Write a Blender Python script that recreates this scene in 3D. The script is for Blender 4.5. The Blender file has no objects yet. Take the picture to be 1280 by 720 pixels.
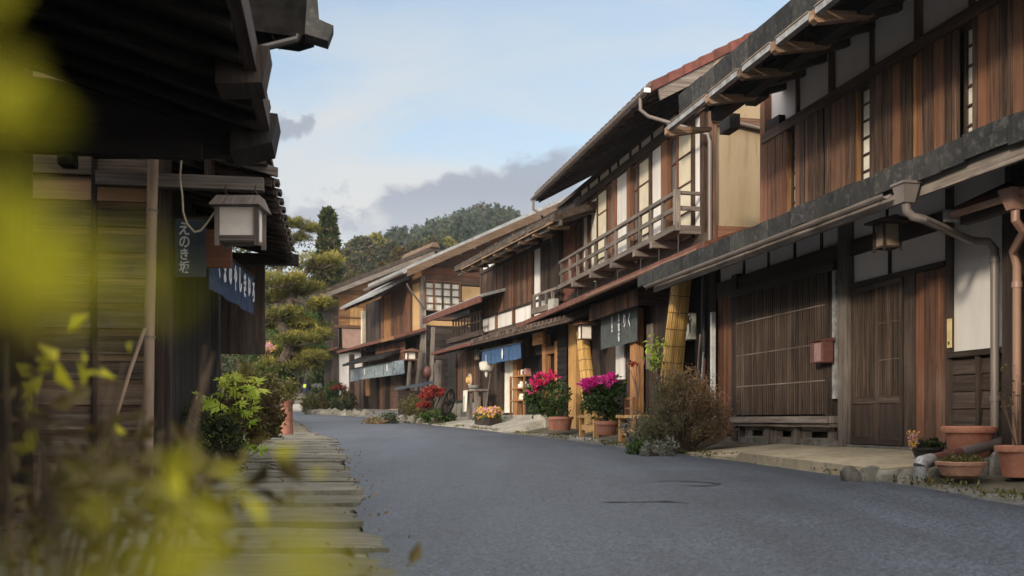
import bpy, math, random
import numpy as np
from mathutils import Vector, Matrix, noise as mnoise
random.seed(7); rng = np.random.default_rng(7)
scene = bpy.context.scene; COL = scene.collection
R = math.radians; PI = math.pi
FPX, HY, CZ = 1244.4, 525.0, 0.8      # focal length in pixels of the 1280 px photo, horizon row, eye height

# ------------------------------------------------------------------ survey frames
class Frame:
    """A building line: s runs along the facade away from the viewer, n out to the street, z up (metres)."""
    def __init__(s, X0, d, Y0=0.0, side=1, z0=0.0):
        L = math.hypot(d, 1); s.dx, s.dy = d/L, 1/L
        s.nx, s.ny = -s.dy*side, s.dx*side
        s.O = (X0, Y0); s.z0 = z0
    def P(s, a, n, z):
        return (s.O[0]+a*s.dx+n*s.nx, s.O[1]+a*s.dy+n*s.ny, z)
    def S(s, px, n=0.0):
        r = (px-640)/FPX
        ox = s.O[0]+n*s.nx; oy = s.O[1]+n*s.ny
        return (r*oy-ox)/(s.dx-r*s.dy)
    def Z(s, px, py, n=0.0):
        Y = s.O[1]+n*s.ny+s.S(px, n)*s.dy
        return CZ+(HY-py)/FPX*Y
    def N(s, px, a):                   # distance n on the cross plane s = a
        r = (px-640)/FPX
        ox = s.O[0]+a*s.dx; oy = s.O[1]+a*s.dy
        return (r*oy-ox)/(s.nx-r*s.ny)
class World:
    def P(s, a, n, z): return (a, n, z)
W = World()
def at(px, py, Y): return ((px-640)/FPX*Y, Y, CZ+(HY-py)/FPX*Y)

PROF = [(-40,-.6),(0,0),(7,.21),(8.2,.26),(11.7,.33),(16,.38),(19.4,.44),(23.4,.48),(25,.55),(28,.62),(33,.75),(42,1.0),(60,1.35),(80,2.1),(117,3.6),(160,6.0),(700,6.0)]
def gz(y):
    for (a, b), (c, d) in zip(PROF, PROF[1:]):
        if y <= c: return b+(d-b)*max(0, (y-a))/(c-a) if y > a else b
    return PROF[-1][1]

# ------------------------------------------------------------------ mesh collector
class B:
    def __init__(s, fr=W):
        s.fr = fr; s.V = []; s.n = 0; s.L = []; s.S = []; s.U = []; s.R = []
    def add(s, pts, faces, uvs=None, rnd=None, raw=False):
        if rnd is None: rnd = random.random()
        if not raw: pts = [s.fr.P(*p) for p in pts]
        s.V.append(np.array(pts, dtype=np.float64).reshape(-1, 3))
        for i, f in enumerate(faces):
            s.L.extend([k+s.n for k in f]); s.S.append(len(f)); s.R.append(rnd)
            s.U.extend(uvs[i] if uvs else [(0, 0)]*len(f))
        s.n += len(pts)
    def hexa(s, p, rnd=None):
        """8 points: bottom ring 0-3, top ring 4-7; uv u runs along the longest side"""
        F = [(0,3,2,1),(4,5,6,7),(0,1,5,4),(1,2,6,5),(2,3,7,6),(3,0,4,7)]
        q = [Vector(a) for a in p]
        e = [(q[1]-q[0]).length, (q[3]-q[0]).length, (q[4]-q[0]).length]
        k = e.index(max(e)); ax = [(q[1]-q[0]), (q[3]-q[0]), (q[4]-q[0])]
        ax = [a.normalized() if a.length > 1e-9 else Vector((1,0,0)) for a in ax]
        U = []
        for f in F:
            c = []
            n = (q[f[1]]-q[f[0]]).cross(q[f[2]]-q[f[1]])
            oth = [j for j in range(3) if j != k]
            if n.length > 1e-12:
                n.normalize(); oth.sort(key=lambda j: abs(ax[j].dot(n)))
            for v in f: c.append((q[v].dot(ax[k]), q[v].dot(ax[oth[0]])))
            U.append(c)
        s.add([tuple(a) for a in p], F, U, rnd)
    def box(s, a0, a1, b0, b1, c0, c1, rnd=None):
        s.hexa([(a0,b0,c0),(a1,b0,c0),(a1,b1,c0),(a0,b1,c0),(a0,b0,c1),(a1,b0,c1),(a1,b1,c1),(a0,b1,c1)], rnd)
    def bar(s, p, q, w, h, rnd=None, up=(0,0,1)):
        """square timber from p to q in frame coordinates"""
        p = Vector(p); q = Vector(q); d = (q-p).normalized(); u = Vector(up)
        if abs(d.dot(u)) > .95: u = Vector((0,1,0))
        x = d.cross(u).normalized()*w/2; y = x.cross(d).normalized()*h/2
        s.hexa([p-x-y, q-x-y, q+x-y, p+x-y, p-x+y, q-x+y, q+x+y, p+x+y], rnd)
    def prism(s, poly, a0, a1, rnd=None):
        """polygon in (n, z) extruded along s from a0 to a1"""
        m = len(poly); pts = [(a0, n, z) for n, z in poly]+[(a1, n, z) for n, z in poly]
        F = [tuple(range(m))[::-1], tuple(range(m, 2*m))]; U = [[(n, z) for n, z in poly][::-1], [(n, z) for n, z in poly]]
        t = 0
        for i in range(m):
            j = (i+1) % m; l = math.dist(poly[i], poly[j])
            F.append((i, j, m+j, m+i)); U.append([(a0, t), (a0, t+l), (a1, t+l), (a1, t)]); t += l
        s.add(pts, F, U, rnd)
    def tube(s, P_, r, n=8, rnd=None, cap=True):
        P_ = [Vector(p) for p in P_]; m = len(P_); rr = r if isinstance(r, (list, tuple)) else [r]*m
        pts = []; t = 0; ts = []
        u = None
        for i, p in enumerate(P_):
            d = (P_[min(i+1, m-1)]-P_[max(i-1, 0)]).normalized()
            if u is None:
                u = d.orthogonal().normalized()
            else:
                u = (u-d*u.dot(d)); u = u.normalized() if u.length > 1e-6 else d.orthogonal().normalized()
            v = d.cross(u)
            if i: t += (p-P_[i-1]).length
            ts.append(t)
            for k in range(n):
                a = 2*PI*k/n; pts.append(p+(u*math.cos(a)+v*math.sin(a))*rr[i])
        F = []; U = []
        for i in range(m-1):
            for k in range(n):
                j = (k+1) % n
                F.append((i*n+k, i*n+j, (i+1)*n+j, (i+1)*n+k))
                w = 2*PI*max(rr)/n
                U.append([(ts[i], k*w), (ts[i], (k+1)*w), (ts[i+1], (k+1)*w), (ts[i+1], k*w)])
        if cap:
            F.append(tuple(range(n))[::-1]); U.append([(0, 0)]*n)
            F.append(tuple(range((m-1)*n, m*n))); U.append([(0, 0)]*n)
        s.add([tuple(p) for p in pts], F, U, rnd)
    def lathe(s, prof, c=(0,0,0), n=20, rnd=None, sx=1, sy=1):
        m = len(prof); pts = []; F = []; U = []
        for r, z in prof:
            for k in range(n):
                a = 2*PI*k/n; pts.append((c[0]+r*math.cos(a)*sx, c[1]+r*math.sin(a)*sy, c[2]+z))
        for i in range(m-1):
            for k in range(n):
                j = (k+1) % n; F.append((i*n+k, i*n+j, (i+1)*n+j, (i+1)*n+k))
                U.append([(k/n, prof[i][1]), ((k+1)/n, prof[i][1]), ((k+1)/n, prof[i+1][1]), (k/n, prof[i+1][1])])
        F.append(tuple(range(n))[::-1]); U.append([(0,0)]*n)
        F.append(tuple(range((m-1)*n, m*n))); U.append([(0,0)]*n)
        s.add(pts, F, U, rnd)
    def leaves(s, C, size, aspect=.45, up=0.0, tilt=None, rnd=None, fold=.15):
        """many leaf rhombs at world points C"""
        C = np.asarray(C, float); N = len(C)
        if N == 0: return
        d = rng.normal(size=(N, 3)); d[:, 2] += up
        if tilt is not None: d += tilt
        d /= np.linalg.norm(d, axis=1)[:, None]
        e = rng.normal(size=(N, 3)); e -= d*(e*d).sum(1)[:, None]; e /= np.linalg.norm(e, axis=1)[:, None]
        f = np.cross(d, e)
        sz = (size*rng.uniform(.6, 1.3, N))[:, None]
        V = np.stack([C, C+d*sz*.5+e*sz*aspect*.5+f*sz*fold, C+d*sz, C+d*sz*.5-e*sz*aspect*.5+f*sz*fold], 1).reshape(-1, 3)
        s.V.append(V); i = np.arange(N*4)+s.n
        s.L.extend(i.tolist()); s.S.extend([4]*N)
        s.R.extend((rng.random(N) if rnd is None else np.broadcast_to(rnd, (N,))).tolist())
        s.U.extend([(0,0),(.5,1),(1,0),(.5,-1)]*N); s.n += N*4
    def build(s, name, mat, parent=None, smooth=False, wob=0.0, bevel=0.0):
        V = np.concatenate(s.V) if s.V else np.zeros((0,3))
        if wob:
            V = V+wob*np.stack([np.sin(V[:,1]*1.7+V[:,2]*2.3), np.sin(V[:,0]*2.1+V[:,2]*1.9+1), np.sin(V[:,0]*1.3+V[:,1]*1.1+2)], 1)
        off = np.array(parent_world(parent)) if parent is not None else V.min(0)*[1,1,1]
        if parent is None:
            off = np.array([(V[:,0].min()+V[:,0].max())/2, (V[:,1].min()+V[:,1].max())/2, V[:,2].min()])
        V = V-off
        me = bpy.data.meshes.new(name)
        me.vertices.add(len(V)); me.vertices.foreach_set('co', V.astype(np.float32).ravel())
        L = np.array(s.L, dtype=np.int32); S_ = np.array(s.S, dtype=np.int32)
        me.loops.add(len(L)); me.loops.foreach_set('vertex_index', L)
        me.polygons.add(len(S_)); st = np.concatenate([[0], np.cumsum(S_)[:-1]]).astype(np.int32)
        me.polygons.foreach_set('loop_start', st); me.polygons.foreach_set('loop_total', S_)
        me.update(calc_edges=True)
        uv = me.uv_layers.new(name='UVMap'); uv.data.foreach_set('uv', np.array(s.U, dtype=np.float32).ravel())
        at_ = me.attributes.new('rnd', 'FLOAT', 'FACE'); at_.data.foreach_set('value', np.array(s.R, dtype=np.float32))
        if not smooth:
            me.polygons.foreach_set('use_smooth', np.zeros(len(S_), dtype=bool))
        else:
            me.polygons.foreach_set('use_smooth', np.ones(len(S_), dtype=bool))
            if smooth != 'all' and hasattr(me, 'set_sharp_from_angle'): me.set_sharp_from_angle(angle=R(38))
        me.materials.append(mat); me.validate()
        o = bpy.data.objects.new(name, me); COL.objects.link(o)
        if parent is not None: o.parent = parent
        else: o.location = off
        if bevel:
            m = o.modifiers.new('bevel', 'BEVEL'); m.width = bevel; m.segments = 2; m.limit_method = 'ANGLE'
        return o
class SB(B):
    """collector that keeps every piece apart, so each becomes a part of its own"""
    def __init__(s, fr=W): B.__init__(s, fr); s.items = []
    def add(s, *a, **k):
        q = B(s.fr); q.add(*a, **k); s.items.append(q)
    def build(s, name, mat, parent=None, **kw):
        o = None
        for q in s.items: o = q.build(name, mat, parent, **kw)
        return o
def parent_world(o):
    l = Vector(o.location); p = o.parent
    while p is not None: l = l+Vector(p.location); p = p.parent
    return tuple(l)
def thing(name, loc, label, cat, group=None):
    o = bpy.data.objects.new(name, None); COL.objects.link(o); o.location = loc
    o.empty_display_size = .1
    return tag(o, label, cat, group)
def tag(o, label=None, cat=None, group=None, kind=None):
    if label: o['label'] = label
    if cat: o['category'] = cat
    if group: o['group'] = group
    if kind: o['kind'] = kind
    return o
def dup(o, loc=None, rz=0, sc=1, label=None, parent=None):
    c = o.copy(); COL.objects.link(c); c.parent = parent
    if loc is not None: c.location = loc
    if rz: c.rotation_euler.z = rz
    if sc != 1: c.scale = (sc, sc, sc) if not isinstance(sc, tuple) else sc
    if label: c['label'] = label
    for ch in list(o.children): dup(ch, parent=c)
    return c

# ------------------------------------------------------------------ materials
def newmat(name):
    m = bpy.data.materials.new(name); m.use_nodes = True
    nt = m.node_tree; nt.nodes.clear()
    out = nt.nodes.new('ShaderNodeOutputMaterial'); p = nt.nodes.new('ShaderNodeBsdfPrincipled')
    nt.links.new(p.outputs[0], out.inputs[0])
    return m, nt, p
def nd(nt, typ, ins=None, **kw):
    n = nt.nodes.new(typ)
    for k, v in kw.items(): setattr(n, k, v)
    for k, v in (ins or {}).items():
        if hasattr(v, 'links') or isinstance(v, bpy.types.NodeSocket): nt.links.new(v, n.inputs[k])
        else: n.inputs[k].default_value = v
    return n
def ramp(nt, fac, stops):
    n = nt.nodes.new('ShaderNodeValToRGB'); nt.links.new(fac, n.inputs[0])
    el = n.color_ramp.elements
    while len(el) < len(stops): el.new(.5)
    for e, (p, c) in zip(el, stops): e.position = p; e.color = (*c, 1) if len(c) == 3 else c
    return n.outputs[0]
def mul(nt, a, b): return nd(nt, 'ShaderNodeMath', {0: a, 1: b}, operation='MULTIPLY').outputs[0]
def scalecol(nt, col, fac):
    v = nd(nt, 'ShaderNodeVectorMath', {0: col}, operation='SCALE'); 
    if isinstance(fac, bpy.types.NodeSocket): nt.links.new(fac, v.inputs['Scale'])
    else: v.inputs['Scale'].default_value = fac
    return v.outputs[0]
def mixc(nt, fac, a, b, mode='MIX'):
    n = nd(nt, 'ShaderNodeMix', data_type='RGBA', blend_type=mode)
    for k, v in ((0, fac), (6, a), (7, b)):
        if isinstance(v, bpy.types.NodeSocket): nt.links.new(v, n.inputs[k])
        else: n.inputs[k].default_value = v if k == 0 else ((*v, 1) if len(v) == 3 else v)
    return n.outputs[2]
def maprange(nt, x, a, b, c, d):
    return nd(nt, 'ShaderNodeMapRange', {0: x, 1: a, 2: b, 3: c, 4: d}).outputs[0]
def bump(nt, p, h, strength=.3, dist=.01):
    b = nd(nt, 'ShaderNodeBump', {'Height': h, 'Strength': strength, 'Distance': dist}); nt.links.new(b.outputs[0], p.inputs['Normal'])
def grad3(c, k): return tuple(min(1, x*k) for x in c)

def wood(name, dark, mid, light, var=(.6, 1.35), rough=.78, grain=(1.5, 40), weather=.5, wcol=(.17,.145,.125), bmp=.5, red=None):
    m, nt, p = newmat(name)
    uv = nd(nt, 'ShaderNodeUVMap'); rn = nd(nt, 'ShaderNodeAttribute', attribute_name='rnd').outputs['Fac']
    off = nd(nt, 'ShaderNodeCombineXYZ', {0: mul(nt, rn, 37.0), 1: mul(nt, rn, 91.0)})
    v = nd(nt, 'ShaderNodeVectorMath', {0: uv.outputs[0], 1: off.outputs[0]}, operation='ADD').outputs[0]
    g = nd(nt, 'ShaderNodeMapping', {'Vector': v, 'Scale': (grain[0], grain[1], 1)}).outputs[0]
    n1 = nd(nt, 'ShaderNodeTexNoise', {'Vector': g, 'Scale': 1.0, 'Detail': 7, 'Roughness': .65, 'Distortion': .6}).outputs[0]
    g2 = nd(nt, 'ShaderNodeMapping', {'Vector': v, 'Scale': (.8, 9, 1)}).outputs[0]
    n2 = nd(nt, 'ShaderNodeTexNoise', {'Vector': g2, 'Scale': 1.0, 'Detail': 4, 'Roughness': .6}).outputs[0]
    col = ramp(nt, n1, [(.3, dark), (.5, mid), (.72, light)])
    geo = nd(nt, 'ShaderNodeNewGeometry').outputs['Position']
    st = nd(nt, 'ShaderNodeTexNoise', {'Vector': geo, 'Scale': 1.1, 'Detail': 5, 'Roughness': .6}).outputs[0]
    wf = mul(nt, maprange(nt, n2, .45, .7, 0, 1), maprange(nt, st, .35, .65, 0, weather))
    col = mixc(nt, wf, col, wcol)
    kv = nd(nt, 'ShaderNodeMapping', {'Vector': v, 'Scale': (1.9, 7.5, 1)}).outputs[0]
    kd = nd(nt, 'ShaderNodeTexVoronoi', {'Vector': kv, 'Scale': 1.0, 'Randomness': 1.0})
    ks = nd(nt, 'ShaderNodeSeparateColor', {0: kd.outputs['Color']}).outputs[0]
    knot = mul(nt, maprange(nt, kd.outputs['Distance'], .05, .17, 1, 0), maprange(nt, ks, .62, .66, 0, .85))
    col = mixc(nt, knot, col, dark)
    if red: col = mixc(nt, maprange(nt, rn, .55, 1, 0, .8), col, red)
    col = scalecol(nt, col, maprange(nt, rn, 0, 1, *var))
    col = scalecol(nt, col, maprange(nt, st, .3, .7, .75, 1.25))
    nt.links.new(col, p.inputs['Base Color']); p.inputs['Roughness'].default_value = rough
    p.inputs['Specular IOR Level'].default_value = .3
    bump(nt, p, n1, bmp, .006)
    return m
def mottled(name, c1, c2, c3=None, scale=3, rough=.8, bmp=.2, bscale=60, detail=6, spec=.3, streak=False, metal=0, var=(1,1), thr=(.35,.65)):
    m, nt, p = newmat(name)
    geo = nd(nt, 'ShaderNodeNewGeometry').outputs['Position']
    vec = geo
    if streak: vec = nd(nt, 'ShaderNodeMapping', {'Vector': geo, 'Scale': (1, 1, .15)}).outputs[0]
    n1 = nd(nt, 'ShaderNodeTexNoise', {'Vector': vec, 'Scale': scale, 'Detail': detail, 'Roughness': .65}).outputs[0]
    col = ramp(nt, n1, [(thr[0], c1), (thr[1], c2)])
    n2 = nd(nt, 'ShaderNodeTexNoise', {'Vector': geo, 'Scale': bscale, 'Detail': 4, 'Roughness': .7}).outputs[0]
    if c3 is not None:
        n3 = nd(nt, 'ShaderNodeTexNoise', {'Vector': vec, 'Scale': scale*4.3, 'Detail': 8, 'Roughness': .75}).outputs[0]
        col = mixc(nt, maprange(nt, n3, .52, .66, 0, 1), col, c3)
    if var != (1, 1):
        rn = nd(nt, 'ShaderNodeAttribute', attribute_name='rnd').outputs['Fac']
        col = scalecol(nt, col, maprange(nt, rn, 0, 1, *var))
    nt.links.new(col, p.inputs['Base Color'])
    p.inputs['Roughness'].default_value = rough; p.inputs['Specular IOR Level'].default_value = spec; p.inputs['Metallic'].default_value = metal
    bump(nt, p, n2, bmp, .01)
    return m
def foliage(name, stops, transl=.35, rough=.6):
    m, nt, p = newmat(name)
    rn = nd(nt, 'ShaderNodeAttribute', attribute_name='rnd').outputs['Fac']
    n = len(stops); col = ramp(nt, rn, [(i/(n-1) if n > 1 else 0, c) for i, c in enumerate(stops)])
    nt.links.new(col, p.inputs['Base Color']); p.inputs['Roughness'].default_value = rough
    p.inputs['Specular IOR Level'].default_value = .25
    tr = nd(nt, 'ShaderNodeBsdfTranslucent', {'Color': col}); mx = nd(nt, 'ShaderNodeMixShader', {0: transl, 1: p.outputs[0], 2: tr.outputs[0]})
    out = [x for x in nt.nodes if x.type == 'OUTPUT_MATERIAL'][0]; nt.links.new(mx.outputs[0], out.inputs[0])
    return m
def plain(name, c, rough=.5, metal=0, spec=.4):
    return mottled(name, grad3(c, .8), grad3(c, 1.12), scale=9, rough=rough, bmp=.05, metal=metal, spec=spec)

M = {}
M['dark'] = wood('dark_weathered_wood', (.014,.010,.008), (.034,.022,.016), (.075,.052,.040), weather=.35, wcol=(.10,.085,.075))
M['brown'] = wood('brown_weathered_wood', (.016,.008,.005), (.068,.038,.024), (.20,.12,.078), var=(.6,1.35), weather=.45, wcol=(.16,.125,.10), red=(.15,.065,.034), grain=(1.3, 34))
M['red'] = wood('reddish_wood', (.030,.013,.008), (.105,.046,.025), (.21,.105,.058), var=(.6,1.25), weather=.4, red=(.125,.05,.026))
M['grey'] = wood('grey_weathered_wood', (.060,.048,.040), (.135,.110,.092), (.25,.215,.185), var=(.7,1.25), weather=.6, wcol=(.24,.215,.19))
M['orange'] = wood('warm_orange_boards', (.10,.042,.015), (.30,.145,.055), (.44,.25,.11), var=(.6,1.2), weather=.4, wcol=(.18,.12,.08))
M['pale'] = wood('pale_new_wood', (.30,.145,.045), (.52,.29,.10), (.64,.40,.17), var=(.85,1.1), weather=.12, rough=.55, bmp=.15)
M['black'] = wood('black_wood', (.005,.0045,.004), (.011,.009,.008), (.024,.020,.018), weather=.3, wcol=(.04,.037,.034))  # near-black wood for backing walls, recesses and the left eaves
M['leftboard'] = wood('left_wall_boards', (.030,.022,.016), (.11,.083,.060), (.26,.20,.145), var=(.6,1.5), weather=.7, wcol=(.20,.18,.15), red=(.30,.18,.09), grain=(1.2,26), bmp=.8)
M['white'] = mottled('white_plaster', (.50,.475,.45), (.66,.635,.605), (.45,.42,.385), scale=.9, rough=.9, bmp=.12, bscale=30, streak=True)
M['frieze'] = mottled('eave_bright_plaster', (.74,.68,.655), (.84,.78,.75), scale=1.2, rough=.9, bmp=.1, bscale=30)  # white plaster lightened in colour to offset the shade under the eaves
M['beige'] = mottled('beige_plaster', (.27,.205,.125), (.37,.29,.19), (.22,.165,.10), scale=1.4, rough=.92, bmp=.2, bscale=25, streak=True, thr=(.3,.62))
M['ochre'] = mottled('ochre_plaster', (.36,.22,.095), (.46,.30,.15), scale=1, rough=.9, bmp=.1)
M['roofd'] = mottled('dark_mossy_roof_edge', (.016,.016,.016), (.038,.037,.034), (.085,.082,.075), scale=3.2, rough=.75, bmp=.35, bscale=18, var=(.55,1.3), thr=(.38,.62))
M['bark'] = mottled('bark_shingle', (.030,.022,.017), (.105,.078,.058), (.20,.165,.13), scale=7, rough=.9, bmp=.8, bscale=50, var=(.5,1.2))
M['tile'] = mottled('brown_roof_tile', (.055,.036,.028), (.125,.088,.070), (.20,.165,.14), scale=5, rough=.7, bmp=.3, var=(.6,1.3))
M['tilered'] = mottled('red_roof_tile', (.10,.030,.022), (.17,.058,.042), scale=6, rough=.6, bmp=.25, var=(.7,1.2))
M['metalroof'] = mottled('pale_metal_roof', (.22,.235,.235), (.34,.35,.345), (.14,.12,.10), scale=3, rough=.45, bmp=.15, metal=.2)
M['rust'] = mottled('rust_red_metal', (.085,.032,.022), (.17,.068,.045), scale=5, rough=.6, bmp=.2, metal=.1)
M['gutter'] = mottled('brown_gutter_pipe', (.115,.095,.083), (.175,.150,.134), scale=3, rough=.42, bmp=.05, spec=.5, streak=True)
M['copper'] = mottled('tan_gutter_pipe', (.22,.125,.088), (.30,.18,.13), scale=4, rough=.4, bmp=.05, spec=.5, streak=True)
M['lead'] = mottled('pale_grey_metal', (.18,.18,.18), (.40,.40,.40), (.10,.10,.10), scale=9, rough=.5, bmp=.5, bscale=20, metal=.2)
M['stone'] = mottled('rough_stone', (.10,.092,.078), (.25,.23,.195), (.08,.085,.055), scale=5, rough=.9, bmp=.9, bscale=14, var=(.65,1.25))
def slabmat():
    m, nt, p = newmat('layered_slab_stone')
    geo = nd(nt, 'ShaderNodeNewGeometry').outputs['Position']; rn = nd(nt, 'ShaderNodeAttribute', attribute_name='rnd').outputs['Fac']
    v = nd(nt, 'ShaderNodeMapping', {'Vector': geo, 'Scale': (2.2, 26, 1), 'Rotation': (0, 0, .06)}).outputs[0]
    n1 = nd(nt, 'ShaderNodeTexNoise', {'Vector': v, 'Scale': 1.0, 'Detail': 6, 'Roughness': .65, 'Distortion': 1.2}).outputs[0]
    n2 = nd(nt, 'ShaderNodeTexNoise', {'Vector': geo, 'Scale': 2.2, 'Detail': 6, 'Roughness': .65}).outputs[0]
    col = ramp(nt, n1, [(.30, (.05,.047,.036)), (.44, (.15,.14,.11)), (.7, (.27,.255,.21))])
    col = mixc(nt, maprange(nt, n2, .45, .68, 0, .8), col, (.10,.10,.055))
    col = scalecol(nt, col, maprange(nt, rn, 0, 1, .65, 1.25)); nt.links.new(col, p.inputs['Base Color']); p.inputs['Roughness'].default_value = .9
    bump(nt, p, n1, 1.0, .03); return m
M['slab'] = slabmat()
M['concrete'] = mottled('yellowish_concrete', (.25,.205,.135), (.40,.335,.225), (.19,.17,.135), scale=1.6, rough=.92, bmp=.4, bscale=50)
M['apron'] = mottled('pale_concrete', (.22,.205,.175), (.36,.34,.29), (.15,.14,.12), scale=1.5, rough=.92, bmp=.5, bscale=30)
M['soil'] = mottled('soil_and_gravel', (.060,.052,.036), (.15,.13,.09), (.045,.055,.025), scale=2.5, rough=.95, bmp=1, bscale=22)
M['terra'] = mottled('terracotta', (.33,.125,.075), (.45,.195,.125), (.40,.24,.18), scale=6, rough=.75, bmp=.15, bscale=40)
M['terrad'] = mottled('dull_terracotta', (.30,.15,.095), (.42,.24,.16), (.22,.16,.11), scale=9, rough=.85, bmp=.3, bscale=40)
M['plastic'] = plain('black_plastic', (.022,.023,.024), .4)
M['paper'] = mottled('lantern_paper', (.72,.66,.58), (.86,.80,.72), scale=6, rough=.8, bmp=.05)
M['paperdim'] = mottled('dull_lantern_paper', (.16,.12,.085), (.25,.19,.14), scale=8, rough=.8, bmp=.05)
M['indigo'] = mottled('indigo_cloth', (.030,.065,.14), (.055,.11,.22), scale=14, rough=.9, bmp=.3, bscale=200)
M['navy'] = mottled('dark_navy_cloth', (.020,.035,.075), (.045,.075,.14), scale=12, rough=.9, bmp=.3, bscale=200)
M['charcoal'] = mottled('charcoal_cloth', (.050,.058,.060), (.085,.095,.095), scale=12, rough=.9, bmp=.3, bscale=200)
M['greycloth'] = mottled('grey_blue_cloth', (.10,.13,.15), (.23,.27,.29), scale=8, rough=.9, bmp=.3, bscale=200)
M['slate'] = mottled('slate_blue_cloth', (.055,.070,.085), (.085,.105,.125), scale=9, rough=.9, bmp=.2, bscale=200)
M['ink'] = plain('white_lettering', (.72,.74,.76), .8)
M['curtain'] = mottled('pale_curtain', (.46,.44,.38), (.62,.60,.52), scale=3, rough=.9, bmp=.1)
M['shoji'] = mottled('shoji_paper', (.48,.43,.32), (.58,.52,.40), scale=3, rough=.85, bmp=.05)
M['rope'] = plain('straw_rope', (.50,.42,.28), .9)
M['iron'] = plain('dark_iron', (.03,.028,.027), .5, .3)
M['white_paint'] = plain('white_paint', (.68,.68,.66), .5)
M['meter'] = plain('grey_meter_box', (.33,.33,.29), .5)
M['mail'] = mottled('brown_mailbox_paint', (.085,.034,.028), (.13,.055,.046), scale=7, rough=.45, bmp=.05)
M['mailf'] = mottled('faded_mailbox_front', (.20,.115,.105), (.29,.18,.165), scale=12, rough=.6, bmp=.05)
M['brass'] = plain('pale_brass', (.62,.48,.22), .4, .2)
M['postred'] = mottled('flaking_red_post', (.20,.072,.050), (.32,.14,.10), (.36,.27,.21), scale=8, rough=.8, bmp=.5)

def glassmat():
    m, nt, p = newmat('window_glass')
    p.inputs['Base Color'].default_value = (.25,.27,.27,1); p.inputs['Roughness'].default_value = .06
    p.inputs['Specular IOR Level'].default_value = .8; p.inputs['Transmission Weight'].default_value = .55
    return m
M['glass'] = glassmat()
def bamboo():
    m, nt, p = newmat('bamboo_reed')
    uv = nd(nt, 'ShaderNodeUVMap'); rn = nd(nt, 'ShaderNodeAttribute', attribute_name='rnd').outputs['Fac']
    off = nd(nt, 'ShaderNodeCombineXYZ', {0: mul(nt, rn, 17.0), 1: mul(nt, rn, 31.0)})
    v = nd(nt, 'ShaderNodeVectorMath', {0: uv.outputs[0], 1: off.outputs[0]}, operation='ADD').outputs[0]
    g = nd(nt, 'ShaderNodeMapping', {'Vector': v, 'Scale': (2.2, 60, 1)}).outputs[0]
    n1 = nd(nt, 'ShaderNodeTexNoise', {'Vector': g, 'Scale': 1.0, 'Detail': 5}).outputs[0]
    col = ramp(nt, n1, [(.3, (.26,.13,.03)), (.5, (.56,.34,.10)), (.75, (.74,.52,.22))])
    col = scalecol(nt, col, maprange(nt, rn, 0, 1, .6, 1.15))
    nt.links.new(col, p.inputs['Base Color']); p.inputs['Roughness'].default_value = .5
    return m
M['bamboo'] = bamboo()
M['browng'] = wood('dull_brown_slats', (.015,.009,.0065), (.045,.029,.020), (.10,.068,.050), weather=.5, wcol=(.10,.085,.072), var=(.6,1.35))
M['litstrip'] = wood('sunlit_orange_strip', (.10,.06,.035), (.26,.17,.10), (.42,.29,.18), var=(.4,1.2), weather=.5)  # orange colour imitates bands of sun between the wide wall boards
M['tan'] = wood('tan_timber_end', (.07,.04,.022), (.17,.105,.06), (.27,.18,.115), weather=.5, wcol=(.18,.15,.125))
def asphalt():
    m, nt, p = newmat('asphalt')
    geo = nd(nt, 'ShaderNodeNewGeometry').outputs['Position']
    a = nd(nt, 'ShaderNodeTexNoise', {'Vector': geo, 'Scale': .55, 'Detail': 6, 'Roughness': .6}).outputs[0]
    b = nd(nt, 'ShaderNodeTexNoise', {'Vector': geo, 'Scale': 90, 'Detail': 3, 'Roughness': .8}).outputs[0]
    lane = nd(nt, 'ShaderNodeMapping', {'Vector': geo, 'Scale': (2.2, .25, 1), 'Rotation': (0, 0, R(12))}).outputs[0]
    c = nd(nt, 'ShaderNodeTexNoise', {'Vector': lane, 'Scale': 1.0, 'Detail': 4, 'Roughness': .55}).outputs[0]
    col = ramp(nt, a, [(.3, (.031,.040,.054)), (.7, (.055,.068,.088))])
    col = scalecol(nt, col, maprange(nt, c, .3, .7, .80, 1.20))
    g = nd(nt, 'ShaderNodeTexVoronoi', {'Vector': geo, 'Scale': 80}).outputs['Color']
    gv = nd(nt, 'ShaderNodeSeparateColor', {0: g}).outputs[0]
    col = scalecol(nt, col, maprange(nt, gv, 0, 1, .30, 1.8))
    # thin cracks
    w = nd(nt, 'ShaderNodeTexNoise', {'Vector': geo, 'Scale': 1.6, 'Detail': 3}).outputs['Color']
    wv = nd(nt, 'ShaderNodeVectorMath', {0: geo, 1: w}, operation='ADD').outputs[0]
    cr = nd(nt, 'ShaderNodeTexVoronoi', {'Vector': wv, 'Scale': .75}, feature='DISTANCE_TO_EDGE').outputs[0]
    sel = maprange(nt, nd(nt, 'ShaderNodeTexNoise', {'Vector': geo, 'Scale': .33, 'Detail': 2}).outputs[0], .50, .56, 0, 1)
    ck = mul(nt, maprange(nt, cr, .0, .010, 1, 0), sel)
    col = mixc(nt, mul(nt, ck, .75), col, (.018,.018,.019))
    nt.links.new(col, p.inputs['Base Color'])
    nt.links.new(maprange(nt, a, .3, .7, .55, .72), p.inputs['Roughness'])
    bump(nt, p, b, .5, .006)
    return m
M['asphalt'] = asphalt()
M['patch'] = mottled('asphalt_patch', (.060,.062,.066), (.10,.103,.108), scale=4, rough=.7, bmp=.8, bscale=90)
M['tanpipe'] = mottled('weathered_tan_pole', (.24,.17,.12), (.42,.31,.22), scale=4, rough=.7, bmp=.2, streak=True)
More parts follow.
